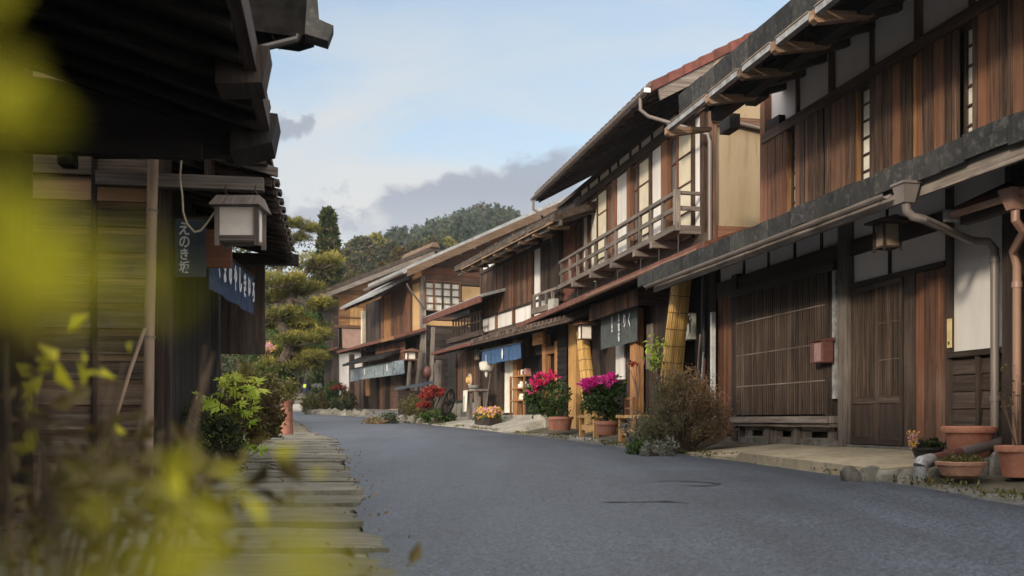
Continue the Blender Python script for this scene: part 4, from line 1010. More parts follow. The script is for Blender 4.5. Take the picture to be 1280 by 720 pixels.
# street facade
u0, u1 = Z4(515, 415), Z4(515, 352)
J('wall', 'ochre', lambda b: b.box(.12, X4(515.5), -.1, .01, u0, 6.3))
J('shutter', 'red', lambda b: boards_v(b, X4(515), X4(491), u0, u1-.15, .05, w=.3, gap=.02))
J('shutter', 'orange', lambda b: boards_v(b, X4(491), X4(480), u0-.05, u1+.1, .02, w=.35, gap=.02))
J('upper_wall', 'dark', lambda b: (boards_v(b, X4(515), X4(480), u1-.1, 6.4, -.02, w=.3), boards_v(b, X4(480), X4(455), 3.3, 6.2, -.1, w=.35)))
JS('beam', 'brown', lambda b: (b.box(.1, X4(480), -.05, .1, u1-.15, u1), b.box(X4(515.5)-.05, X4(515.5)+.1, -.05, .08, u0, 6.3), b.box(X4(480)-.1, X4(480)+.1, -.05, .1, 3.4, 6.2)))
JS('balcony_rail', 'dark', lambda b: [b.box(X4(480, .3), X4(452, .3), .25, .35, z, z+.09) for z in (3.55, 3.85, 4.2)] and None)
JS('baluster', 'dark', lambda b: [b.box(s-.05, s+.05, .26, .34, 3.45, 4.25) for s in (X4(453, .3), X4(459, .3), X4(466, .3), X4(473, .3))] and None)
J('far_post', 'shoji', lambda b: b.box(X4(455), X4(455)+.25, -.1, .08, 3.3, 5.9))
# roof
RN = 1.2; sR = -1.3
n1_, z1_ = ZC(H4, 509, 333, sR); n2_, z2_ = ZC(H4, 690, 253, sR)
sl4 = (z2_-z1_)/(n1_-n2_)
zz4 = lambda n: z1_+sl4*(n1_-n)
r = eave(h4, H4, sR, X4(460, n1_), n1_, z1_, -8, zz4(-8), .2, 'metalroof', name='roof', raft=.8, rw=.1)
J('bargeboard', 'tan', lambda b: b.hexa(rnd=.12, p=[(sR-.04, -8, zz4(-8)-.5), (sR+.05, -8, zz4(-8)-.5), (sR+.05, n1_, z1_-.38), (sR-.04, n1_, z1_-.38), (sR-.04, -8, zz4(-8)-.16), (sR+.05, -8, zz4(-8)-.16), (sR+.05, n1_, z1_-.10), (sR-.04, n1_, z1_-.10)]), r)
J('gutter', 'gutter', lambda b: gutter(b, [(sR, n1_+.1, z1_-.2), (X4(459, n1_), n1_+.1, z1_-.2)], .08))
# small side canopy roof at the far end (seen in front of the fifth house)
nq = 1.6; zq = Z4(440, 381, nq)
J('far_canopy', 'metalroof', lambda b: b.prism([(nq, zq), (nq, zq+.1), (-.1, zq+1.05), (-.1, zq+.9)], X4(466, nq), X4(425, nq)))
JS('canopy_rafter', 'dark', lambda b: [b.prism([(nq-.1, zq-.1), (nq-.1, zq), (-.1, zq+.88), (-.1, zq+.75)], s, s+.12) for s in np.arange(X4(464, nq), X4(428, nq), .9)] and None)
# lower roof and valance curtain
nl = 1.2; zl = (Z4(527, 413, nl)+Z4(440, 433, nl))/2
r = eave(h4, H4, -.3, X4(421, nl), nl, zl, -.1, zl+.4, .1, 'rust', name='lower_roof', raft=.6, rw=.07)
J('roof_edge', 'orange', lambda b: b.box(-.3, X4(478, nl), nl, nl+.05, zl-.12, zl+.02), r)
zn = (Z4(505, 449, .9)+Z4(437, 462, .9))/2
J('under_eave_boards', 'red', lambda b: boards_v(b, .2, X4(470, .6), zn+.02, zl-.12, .6, w=.3))
J('lower_canopy', 'black', lambda b: b.prism([(1.3, zn+.1), (1.3, zn+.2), (.5, zn+.55), (.5, zn+.45)], X4(480, 1.3), X4(428, 1.3)))
t = noren('shop_curtain', 'long faded grey-blue valance curtain across the front of the fourth house', 'cloth curtains hung at shop entrances', H4, X4(505, .9), X4(438, .9), .9, zn, .55, 'greycloth', waves=36, depth=.04, cols=150, strips=6)
for px in (456, 484): part('crest', 'ink', t, H4, lambda b: b.box(X4(px, .95)-.05, X4(px, .95)+.05, .95, .96, zn-.35, zn-.1))
JS('post', 'dark', lambda b: [b.box(X4(p)-.13, X4(p)+.13, -.1, .12, 1.0, zl) for p in (440, 457, 484, 505, 523)] and None)
JS('door_panel', 'brown', lambda b: (b.box(X4(504), X4(487), -.1, -.02, 1.2, zn), b.box(X4(470), X4(461), -.1, 0, 1.2, zn-.1), ))
J('door_panel', 'orange', lambda b: (b.box(X4(463), X4(457), -.02, .04, 1.9, 2.9)))
J('ground_wall', 'brown', lambda b: boards_v(b, X4(525), X4(437), 1.15, zn, -.12, w=.35, gap=.03))
J('foundation', 'concrete', lambda b: b.box(-.1, 11.5, -.3, .25, .9, 1.25))
# tall street lantern on a leaning pole
a = X4(513, 1.3)
t = thing('street_lantern', H4.P(X4(508, 1.2), 1.2, 1.1), 'white box lantern on a leaning wooden pole at the fourth house corner', 'lantern')
part('pole', 'grey', t, H4, lambda b: b.tube([(X4(507.5, 1.3), 1.3, 1.0), (X4(513, 1.3), 1.3, Z4(513, 448, 1.3))], [.085, .065], 8), smooth=True)
zq0, zq1 = Z4(513, 449, 1.3), Z4(513, 440, 1.3)
part('lamp_box', 'paper', t, H4, lambda b: b.box(a-.15, a+.15, 1.15, 1.45, zq0, zq1-.02))
part('lamp_frame', 'brown', t, H4, lambda b: [b.box(a+i*.15-.022, a+i*.15+.022, 1.3+j*.15-.022, 1.3+j*.15+.022, zq0-.02, zq1) for i in (-1, 1) for j in (-1, 1)]+[b.box(a-.2, a+.2, 1.1, 1.5, zq0-.04, zq0-.001)] and None)
part('lamp_roof', 'brown', t, H4, lambda b: b.prism([(1.0, zq1), (1.6, zq1), (1.6, zq1+.03), (1.3, zq1+.12), (1.0, zq1+.03)], a-.3, a+.3))
p, q = H4.P(-.5, .0, 1.0), H4.P(-.55, -.05, Z4(527, 418, 0)+.6)
JS('leaning_plank', 'grey', lambda b: (b.bar((-.3, .45, 1.0), (-.3, .15, 3.5), .25, .06), b.bar((-.35, -.2, 1.0), (-.35, -.35, 4.4), .18, .1)))
c = ZC(H4, 534, 465, -.3)
t = thing('red_lantern', H4.P(-.3, c[0], c[1]-.25), 'round dark red paper lantern on the dark board end wall', 'lantern')
part('shade', 'mail', t, H4, lambda b: b.lathe([(.09, -.22), (.16, -.15), (.19, 0), (.16, .15), (.09, .22)], (-.3, c[0], c[1]), 14), smooth=True)
part('cap', 'iron', t, H4, lambda b: b.lathe([(.10, .22), (.10, .27)], (-.3, c[0], c[1]), 12))
# lidded bin
bb = at(525, 497, 36)
t = thing('storage_bin', (bb[0], 36, .95), 'dark box bin with a sloping blue-grey lid behind the red maple', 'bin')
part('body', 'dark', t, W, lambda b: b.box(bb[0]-.75, bb[0]+.7, 35.6, 36.3, .95, 1.85))
part('lid', 'slate', t, W, lambda b: b.hexa([(bb[0]-.85, 35.5, 1.85), (bb[0]+.85, 35.5, 2.15), (bb[0]+.85, 36.4, 2.2), (bb[0]-.85, 36.4, 1.9), (bb[0]-.85, 35.5, 1.95), (bb[0]+.85, 35.5, 2.25), (bb[0]+.85, 36.4, 2.3), (bb[0]-.85, 36.4, 2.0)]))

# ================================================================== FIFTH HOUSE
H5 = Frame(-9.86, -.5, 55)
h5 = thing('wooden_townhouse', H5.P(3, 0, 1.4), 'farthest house on the right, sunlit orange board gable over a white wall', 'house', 'old wooden houses along the right side')
G = lambda name, mat, fn, parent=h5, **kw: part(name, mat, parent, H5, fn, **kw)
GS = lambda name, mat, fn, parent=h5, **kw: parts(name, mat, parent, H5, fn, **kw)
z5 = lambda px, py, a=0: ZC(H5, px, py, a)
N5 = lambda px, a=0: H5.N(px, a)
G('inner_wall', 'dark', lambda b: b.box(.1, 2.2, -9, -.1, 1.2, 7.4))
G('end_wall_panel', 'pale', lambda b: [b.box(-.06, .0, N5(x1), N5(x0), z5(430, 406)[1], z5(430, 384)[1]) for x0, x1 in ((437, 442), (442.5, 447), (447.5, 453.5))] and None)
G('plaster_wall', 'white', lambda b: b.box(-.05, .05, -9, -.3, 1.2, z5(430, 438)[1]))
GS('corner_post', 'dark', lambda b: (b.box(-.1, .15, -.25, .1, 1.2, 7.6),))
GS('beam', 'brown', lambda b: (b.box(-.14, .0, -9, 0, z5(430, 410)[1], z5(430, 407)[1]), b.box(-.35, .05, -9, .1, z5(430, 440)[1], z5(430, 435)[1]), b.box(-.1, -.02, -9, 0, z5(430, 398)[1], z5(430, 396)[1])))
G('metal_awning', 'copper', lambda b: b.hexa([(-.7, N5(452), z5(430, 436)[1]), (-.6, N5(452), z5(430, 436)[1]), (-.6, N5(424), z5(430, 436)[1]), (-.7, N5(424), z5(430, 436)[1]), (-.12, N5(452), z5(430, 411)[1]), (-.02, N5(452), z5(430, 411)[1]), (-.02, N5(427), z5(430, 411)[1]), (-.12, N5(427), z5(430, 411)[1])]))
G('shutter', 'white', lambda b: b.box(-.06, 0, N5(423), N5(419), z5(430, 434)[1], z5(430, 412)[1]))
s5 = -1.4
a1, zv1 = z5(393, 369, s5); a2, zv2 = z5(543, 310, s5)
sl5 = (zv2-zv1)/(a1-a2); zf5 = lambda n: zv1+sl5*(a1-n)
G('end_wall', 'orange', lambda b: clipped(b, a2, z5(430, 409)[1], zv2, 0, .30, zf5))
G('roof', 'bark', lambda b: b.prism([(a1, zv1-.12), (a1, zv1+.12), (a2, zv2+.12), (a2-6, zv2+.12-sl5*6), (a2-6, zv2-.12-sl5*6), (a2, zv2-.12)], s5, 3.2))
G('bargeboard', 'grey', lambda b: b.hexa([(s5-.06, a2, zv2-.45), (s5+.0, a2, zv2-.45), (s5+.0, a1, zv1-.36), (s5-.06, a1, zv1-.36), (s5-.06, a2, zv2-.16), (s5, a2, zv2-.16), (s5, a1, zv1-.13), (s5-.06, a1, zv1-.13)]))
G('ridge_cap', 'tan', lambda b: b.prism([(a2-.3, zv2+.02), (a2+.3, zv2+.02), (a2+.12, zv2+.3), (a2-.12, zv2+.3)], s5-.15, 3.2, .2))
G('under_verge_boards', 'dark', lambda b: b.prism([(a1-.1, zv1-.35), (a1-.1, zv1-.13), (a2, zv2-.2), (a2, zv2-.5)], s5+.1, .0))  # dark wood filling the space under the verge
G('side_roof', 'rust', lambda b: b.prism([(1.5, z5(400, 450)[1]), (1.5, z5(400, 450)[1]+.1), (-.1, z5(415, 436)[1]+.1), (-.1, z5(415, 436)[1])], -.5, 2.4))
# ================================================================== distant house left of the road, behind the pine
hd = thing('distant_house', (-26, 128, 3.8), 'distant dim house with a grey wall glimpsed between the pine and the white wall', 'house')
part('wall', 'apron', hd, W, lambda b: b.box(-30.5, -20.5, 128, 136, 3.2, 9.5))
part('roof', 'metalroof', hd, W, lambda b: b.hexa([(-31.5, 127, 9.5), (-19.5, 127, 9.5), (-19.5, 137, 9.5), (-31.5, 137, 9.5), (-30, 131, 12.5), (-21, 131, 12.5), (-21, 133, 12.5), (-30, 133, 12.5)]))
part('doorway', 'black', hd, W, lambda b: (b.box(-22.4, -21.2, 127.9, 128, 3.6, 6.2)))
# ================================================================== LEFT SIDE: near house
HL = Frame(-2.88, -.18, 8.1, side=-1)
hn = thing('near_left_house', (-4, 5.5, .2), 'nearest dark house on the left, deep black eaves overhead', 'house', 'old wooden houses along the left side')
A_ = lambda name, mat, fn, parent=hn, **kw: part(name, mat, parent, HL, fn, **kw)
AS = lambda name, mat, fn, parent=hn, **kw: parts(name, mat, parent, HL, fn, **kw)
A_('wall', 'black', lambda b: boards_v(b, -26, -.75, -.6, 3.6, -.85, w=.25))
A_('inner_wall', 'black', lambda b: b.box(-26, -.80, -6, -.9, -.6, 3.9))
A_('upper_roof', 'bark', lambda b: b.prism([(-7, 5.6), (.4, 3.75), (.4, 3.9), (-7, 5.8)], -27, -1.6))  # unseen roof, added and sized so its shadow covers the road
AS('post', 'black', lambda b: (b.box(-1.0, -.8, -.95, -.73, .1, 3.4), b.box(-2.6, -2.4, -.9, -.72, .1, 3.4)))
r = eave(hn, HL, -6, -1.05, .92, 2.95, -.9, 3.5, .1, 'black', under='black', name='lower_roof', raft=.4, rw=.08, out=.02)
# rolled edges and heavy end timbers of the low eaves
A_('roof_edge', 'dark', lambda b: b.box(-6, -1.4, .90, .97, 2.80, 2.98), r)
A_('hanging_board', 'black', lambda b: b.hexa([(-1.1, -.78, 2.70), (-1.02, -.78, 2.70), (-1.02, .78, 2.70), (-1.1, .78, 2.70), (-1.1, -.78, 3.2), (-1.02, -.78, 3.2), (-1.02, .95, 3.0), (-1.1, .95, 3.0)]))
A_('eave_beam_end', 'black', lambda b: b.hexa([(-1.35, .70, 2.66), (-.9, .70, 2.66), (-.9, .98, 2.74), (-1.35, .98, 2.74), (-1.35, .70, 2.96), (-.9, .70, 2.96), (-.9, 1.02, 2.94), (-1.35, 1.02, 2.94)]))
A_('eave_beam_end', 'dark', lambda b: b.hexa([(-2.6, .74, 2.72), (-2.3, .74, 2.72), (-2.3, 1.0, 2.74), (-2.6, 1.0, 2.74), (-2.6, .74, 2.98), (-2.3, .74, 2.98), (-2.3, 1.04, 2.95), (-2.6, 1.04, 2.95)]))
A_('side_bracket', 'black', lambda b: b.box(-1.3, -1.2, -.85, .5, 2.62, 2.72))
AS('rail_batten', 'black', lambda b: (b.box(-1.25, -1.1, -.45, -.35, 2.55, 2.72),))
# ================================================================== LEFT SIDE: second house
hl = thing('left_shop_house', HL.P(2, 0, .2), 'second house on the left, horizontal board wall facing the viewer beside the hanging lantern', 'house', 'old wooden houses along the left side')
A_ = lambda name, mat, fn, parent=hl, **kw: part(name, mat, parent, HL, fn, **kw)
AS = lambda name, mat, fn, parent=hl, **kw: parts(name, mat, parent, HL, fn, **kw)
A_('end_wall', 'leftboard', lambda b: [cross_h(b, -3.2, -.03, .1+i*.205, .1+i*.205+.15, 0, h=.15, th=.022) for i in range(19)] and None)
A_('sunlit_strips', 'litstrip', lambda b: [b.box(-.012-random.uniform(0, .004), .0, -3.2, -.03, .1+i*.205+.152, .1+i*.205+.203) for i in range(19)] and None)  # thin orange strips painted in as sunlit bands
A_('inner_wall', 'black', lambda b: b.box(.02, 4.6, -4, -.05, .1, 4.4))
AS('wall_batten', 'dark', lambda b: (b.box(-.055, -.015, -.50, -.46, .1, 3.6), b.box(-.05, -.015, -.03, .0, .1, 3.6)))
A_('corner_post', 'dark', lambda b: b.box(-.04, .08, .0, .10, .1, 3.4))
A_('facade_boards', 'black', lambda b: boards_v(b, .08, 4.6, .1, 3.2, -.02, w=.2))
A_('vent_panel', 'red', lambda b: (b.box(.3, .36, .1, .55, 2.10, 2.42),))
ro = A_('roof', 'bark', lambda b: b.prism([(-3.6, 5.4), (.6, 3.95), (.6, 4.05), (-3.6, 5.55)], -.7, 5.2))
A_('eave_soffit', 'black', lambda b: b.prism([(-.2, 4.14), (.56, 3.87), (.56, 3.94), (-.2, 4.21)], -.65, 5.2), ro)
# upper corner piece with gutter box
HLu = HL
def W_(px, py, Y): return at(px, py, Y)
def fb(Y0, Y1, poly):
    """solid between depths Y0 and Y1 with an outline given at Y0"""
    k = len(poly); p0 = [at(x, y, Y0) for x, y in poly]; p1 = [(p[0]-.18*(Y1-Y0), Y1, p[2]) for p in p0]
    return p0+p1, [tuple(range(k))[::-1], tuple(range(k, 2*k))]+[(i, (i+1) % k, k+(i+1) % k, k+i) for i in range(k)]
b = B(); pts, F = fb(8.6, 8.95, [(286, -60), (286, 34), (372, 46), (392, 40), (390, -60)]); b.add(pts, F, None, .3); b.build('upper_eave', M['eave_shade'], hl)
b = B(); pts, F = fb(8.5, 8.7, [(384, -6), (397, 0), (399, 24), (417, 32), (410, 51), (381, 42)]); b.add(pts, F, None, .6); b.build('gutter_box', M['roofd'], hl)
b = B(); b.tube([at(374, 44, 8.6), at(372, 49, 8.6), at(304, 66, 8.6)], .032, 8); b.build('roof_downpipe', M['iron'], hl, smooth=True)
for q in ((300, 34), (340, 38)):
    b = B(); b.box(*[v for k in range(3) for v in ((at(q[0], q[1]+9, 8.6)[k]), (at(q[0]+10, q[1]-2, 8.9)[k]))]); b.build('rafter_end', M['black'], hl)
for poly, Y0, Y1, m, nm in (([(300, 114), (337, 125), (326, 166), (299, 156)], 8.0, 8.2, 'dark', 'bargeboard_end'), ([(262, 45), (303, 44), (302, 84), (294, 94), (258, 90)], 7.8, 8.0, 'dark', 'beam_end'),
    ([(278, 165), (323, 158), (326, 190), (310, 198), (280, 196)], 7.95, 8.2, 'dark', 'beam_end'), ([(290, 80), (302, 84), (322, 160), (334, 205), (300, 205), (286, 100)], 8.1, 10.5, 'dark', 'eave_side_board'),
    ([(326, 192), (339, 192), (339, 200), (326, 200)], 8.6, 9.0, 'dark', 'peg_end'), ([(200, -60), (262, -60), (288, 60), (300, 190), (110, 190), (104, 130)], 7.25, 7.45, 'black', 'gable_board')):
    b = B(); pts, F = fb(Y0, Y1, poly); b.add(pts, F, None, .5); b.build(nm, M[m], hl if nm != 'gable_board' else hn)
# low corrugated awning along the shop front
sAw0, sAw1 = -.05, 4.1
nW = HL.N(345, 0); zW = 2.0+.8
Ye = HL.P(0, nW, 0)[1]; zW = CZ+(HY-217)/FPX*Ye; zU = CZ+(HY-197)/FPX*8.1; nU = HL.N(272, 0)
def f(b):
    k = 11
    for i in range(k):
        s = sAw0+(sAw1-sAw0)*i/k; w = (sAw1-sAw0)/k
        b.prism([(nU-.5, zU+.14), (nW, zW), (nW+.01, zW+.03), (nU-.5, zU+.17)], s, s+w*.5)
        b.prism([(nU-.5, zU+.11), (nW-.03, zW-.06), (nW-.02, zW-.004), (nU-.5, zU+.139)], s+w*.5, s+w)
aw = A_('awning', 'bark', f)
AS('awning_batten', 'dark', lambda b: [b.prism([(nU-.5, zU+.03), (nW-.04, zW-.10), (nW-.04, zW-.04), (nU-.5, zU+.10)], s, s+.05) for s in np.arange(sAw0+.1, sAw1, .28)] and None, aw)
A_('awning_edge', 'grey', lambda b: b.hexa([(sAw0-.03, nU-.3, zU+.05), (sAw0+.0, nU-.3, zU+.05), (sAw0, nW+.02, zW-.04), (sAw0-.03, nW+.02, zW-.04), (sAw0-.03, nU-.3, zU+.17), (sAw0, nU-.3, zU+.17), (sAw0, nW+.02, zW+.03), (sAw0-.03, nW+.02, zW+.03)]), aw)
nE0, nE1 = HL.N(310, 4.1), HL.N(373, 4.1); Yq = HL.P(4.1, .4, 0)[1]; zz_ = lambda y: CZ+(HY-y)/FPX*Yq
A_('awning_end_beam', 'black', lambda b: b.box(4.1, 4.25, -.2, nE1, zz_(329), zz_(316)))
nE2 = HL.N(286, 4.3); nE3 = HL.N(331, 4.3)
A_('wing_wall', 'dark', lambda b: boards_v(b, 4.28, 4.36, zz_(441), zz_(328), nE2, w=.08) or b.box(4.3, 4.4, nE2-.1, nE3, zz_(441), zz_(328)))
bm = HL.N(330, -.12)
zb0, zb1 = CZ+(HY-235)/FPX*8.0, CZ+(HY-218)/FPX*8.0
A_('projecting_beam', 'grey', lambda b: b.box(-.16, -.06, -.45, bm, zb0, zb1), bevel=.006)
part('beam_bracket', 'dark', hl, W, lambda b: b.bar(at(262, 198, 8.15), at(262, 220, 8.15), .06, .1))
# hanging lantern
xa, xb_ = at(275, 300, 7.95)[0], at(327, 300, 7.95)[0]; zl0, zl1 = at(300, 302, 7.95)[2], at(300, 262, 7.95)[2]; zl2 = at(300, 247, 7.95)[2]
xc = (xa+xb_)/2; hw = (xb_-xa)/2
t = thing('hanging_lantern', (xc, 7.95, zl0), 'large white paper box lantern hanging from the projecting beam on the left', 'lantern', 'box lanterns hung outside the houses')
def f(b):
    for i in (-1, 1):
        for j in (-1, 1): b.box(xc+i*(hw-.01)-.017, xc+i*(hw-.01)+.017, 7.95+j*.11-.015, 7.95+j*.11+.015, zl0-.05, zl1)
    for j in (-1, 1): b.box(xc-hw+.027, xc+hw-.027, 7.95+j*.11-.012, 7.95+j*.11+.012, zl0-.012, zl0+.03)
    b.box(xc-hw+.02, xc+hw-.02, 7.85, 8.05, zl0-.02, zl0-.001)
part('lantern_frame', 'grey', t, W, f)
part('paper_pane', 'paper', t, W, lambda b: b.box(xc-hw+.02, xc+hw-.02, 7.85, 8.05, zl0+.005, zl1))
part('lantern_roof', 'grey', t, W, lambda b: b.hexa([(xc-hw-.03, 7.74, zl1-.0), (xc+hw+.03, 7.74, zl1), (xc+hw+.03, 8.16, zl1), (xc-hw-.03, 8.16, zl1), (xc-hw-.005, 7.86, zl2), (xc+hw+.005, 7.86, zl2), (xc+hw+.005, 8.04, zl2), (xc-hw-.005, 8.04, zl2)]))
parts('hook', 'iron', t, W, lambda b: [b.tube([(xc+i*.12, 7.95, zl2-.01), (xc+i*.12+.012, 7.95, zl2+.03), (xc+i*.12-.008, 7.95, zl2+.05), (xc+i*.12, 7.95, zb0+.01)], .006, 6) for i in (-1.0, 1.0)] and None)
# small slate curtain with lettering
t = thing('shop_curtain', at(238, 272, 8.3), 'slate blue hanging cloth with white lettering left of the large lantern', 'shop curtain', 'cloth curtains hung at shop entrances')
xl, xr = at(219, 300, 8.3), at(258, 300, 8.3); ztop, zbot = at(238, 274, 8.3)[2], at(238, 346, 8.3)[2]
part('cloth', 'slate', t, W, lambda b: cloth(b, ((xl[0], 8.3, ztop), (xr[0], 8.3, ztop), ztop-zbot, (0, 1, 0)), 16, 10, .008, 1.2), smooth='all')
part('rod', 'dark', t, W, lambda b: b.tube([(xl[0]-.03, 8.3, ztop+.01), (xr[0]+.03, 8.3, ztop+.01)], .01, 8))
text_mesh('lettering', 'えのき坂', .108, 'ink', Vector(at(230.5, 287, 8.27)), (1, 0, 0), (0, 0, 1), t, squash=.85, weight=.02, thick=.002, gap=.98, handmade=.12)
# long navy curtain along the front
c0, c1_ = at(262, 306, 8.75), at(317, 345, 11.0)
t = thing('shop_curtain', c0, 'long navy curtain covered in tall white brush strokes below the large lantern', 'shop curtain', 'cloth curtains hung at shop entrances')
z_t = (c0[2]+c1_[2])/2; z_b = (at(262, 352, 8.75)[2]+at(317, 401, 11)[2])/2
d_ = Vector((c1_[0]-c0[0], c1_[1]-c0[1], 0)).normalized(); on = Vector((d_.y, -d_.x, 0))
part('cloth', 'navy', t, W, lambda b: cloth(b, ((c0[0], c0[1], z_t), (c1_[0], c1_[1], z_t), z_t-z_b, on), 40, 8, .012, 3), smooth='all')
part('rod', 'dark', t, W, lambda b: b.tube([(c0[0], c0[1], z_t+.01), (c1_[0], c1_[1], z_t+.01)], .014, 8))
L_ = (Vector(c1_)-Vector(c0)).length
for k, (u, w2) in enumerate(zip(np.linspace(.12, .92, 8), 'くまのやしきいろ')):
    p = Vector((c0[0], c0[1], 0)).lerp(Vector((c1_[0], c1_[1], 0)), u)+on*.03; p.z = z_t-.17-.02*(k % 2)
    text_mesh('lettering', w2, .27, 'ink', p, tuple(d_), (0, 0, 1), t, squash=.5, weight=.02, thick=.003, handmade=.06)
# rope swag
t_ = B(); pr = [at(227, 200, 7.9), at(225, 222, 7.9), at(228, 245, 7.9), at(229, 265, 7.9), at(234, 280, 7.9), at(243, 290, 7.9), at(251, 288, 7.9), at(260, 277, 7.9), at(272, 260, 7.88)]
sm = []
for i in range(len(pr)-1):
    for k in range(4): sm.append(Vector(pr[i]).lerp(Vector(pr[i+1]), k/4))
t_.tube(sm+[Vector(pr[-1])], .008, 6); tag(t_.build('rope', M['rope'], None, smooth=True), 'pale thin rope looping from the beam down to the large lantern', 'rope')
# bamboo-coloured drainpipe at the corner
b = B(); b.tube([at(192, 186, 7.85), at(190, 260, 7.85), at(187, 400, 7.85), (at(184, 540, 7.85)[0], 7.85, .2)], .041, 12)
t = b.build('drainpipe', M['tanpipe'], None, smooth=True); tag(t, 'tall pale weathered pole pipe at the corner of the board wall', 'pipe')
parts('joint_ring', 'gutter', t, W, lambda b: [b.tube([at(x, y, 7.85), at(x, y+3, 7.85)], .046, 12) for x, y in ((190, 262), (187, 420))] and None)
b = B(); b.tube([at(181, 410, 7.3), at(162, 465, 7.25), at(139, 540, 7.2), (at(132, 560, 7.2)[0], 7.15, .25)], .015, 8)
tag(b.build('leaning_stick', M['tanpipe'], None, smooth=True), 'pale peeled stick leaning against the board wall', 'stick')
# ================================================================== GROUND
RL = [(-12,2.2),(0,.35),(5,-.74),(8.3,-1.35),(12.6,-2.15),(18,-3.3),(23,-4.6),(30,-6.3),(42,-9.6),(52,-12.6),(58,-14.6)]
RR = [(-12,7.2),(0,4.95),(4,4.14),(8,3.32),(13.5,2.14),(19.4,.86),(23.4,-.05),(25,-.75),(27.7,-1.75),(33,-3.75),(42,-7.0),(50,-10.2),(58,-12.6)]
def lerp(T, y):
    for (a, b), (c, d) in zip(T, T[1:]):
        if y <= c: return b+(d-b)*(y-a)/(c-a)
    (a, b), (c, d) = T[-2:]; return b+(d-b)*(y-a)/(c-a)
def hill(x, y):
    if y < 60: return 0
    r = x/y*FPX+640                                    # bearing column
    t = min(1, max(0, (y-75)/270)); t = t*t*(3-2*t)*.35+t*.65
    top = 29+20*min(1, max(0, (r-360)/200))+6*math.sin(r*.012+1)+2.5*math.sin(r*.043)
    side = min(1, max(0, (r-398)/30))*.8+.2 if y < 150 else 1
    if y > 345: top += (y-345)*-.02
    return top*t*side
def ground_z(x, y):
    z = gz(y)-.06+hill(x, y)
    if y < 60 and x > lerp(RR, y)+.2: z += min(.25, (x-lerp(RR, y)-.2)*.2)
    return z
ys = list(np.arange(-12, 60, 1.0))+list(np.arange(60, 200, 5))+list(np.arange(200, 700, 15))
xs = sorted(set([-900,-600,-400,-300,-220,-170]+list(range(-150,-30,6))+list(np.arange(-30,14,1.0))+list(range(14,60,4))+list(range(60,160,8))+[180,220,300,400,600,900]))
b = B(); pts = [(float(x), float(y), ground_z(x, y)) for y in ys for x in xs]; nx = len(xs)
F = [(j*nx+i, j*nx+i+1, (j+1)*nx+i+1, (j+1)*nx+i) for j in range(len(ys)-1) for i in range(nx-1)]
b.add(pts, F, None, .5); g = b.build('ground', M['soil'], None, smooth='all'); tag(g, kind='structure')
def strip(name, mat, fl, fr_, y0, y1, dy, dz, cols=8, crown=0.0, rag=0.0, thick=.25, zf=None):
    b = B(); Y = list(np.arange(y0, y1+1e-6, dy)); pts = []
    for j, y in enumerate(Y):
        xl, xr = fl(y), fr_(y)
        xl += rag*(mnoise.noise(Vector((y*1.7, 3.1, 0)))+.6*mnoise.noise(Vector((y*6.1, 9.1, 0)))); xr += rag*(mnoise.noise(Vector((y*1.9, 7.7, 0)))+.6*mnoise.noise(Vector((y*6.7, 2.1, 0))))
        for i in range(cols+1):
            u = i/cols; x = xl+(xr-xl)*u
            z = (zf(x, y, u) if zf else gz(y)+crown*4*u*(1-u))+dz
            pts.append((x, y, z))
    n = len(pts); m = cols+1; F = [(j*m+i, j*m+i+1, (j+1)*m+i+1, (j+1)*m+i) for j in range(len(Y)-1) for i in range(cols)]
    low = [(x, y, z-thick) for x, y, z in pts]
    pts += low
    for j in range(len(Y)-1):
        F.append((j*m, (j+1)*m, n+(j+1)*m, n+j*m)); F.append((j*m+cols, n+j*m+cols, n+(j+1)*m+cols, (j+1)*m+cols))
    F.append(tuple(range(cols+1))[::1]+tuple(range(n+cols, n-1, -1)))
    b.add(pts, F, None, .5); o = b.build(name, M[mat], None, smooth=True); return tag(o, kind='structure')
strip('road', 'asphalt', lambda y: lerp(RL, y), lambda y: lerp(RR, y), -12, 58, .25, 0, cols=10, crown=.015, rag=.05)
strip('lane', 'apron', lambda y: -.21*(y-58)-14.5, lambda y: -.21*(y-58)-12.2, 58, 150, 2, .0, cols=4)
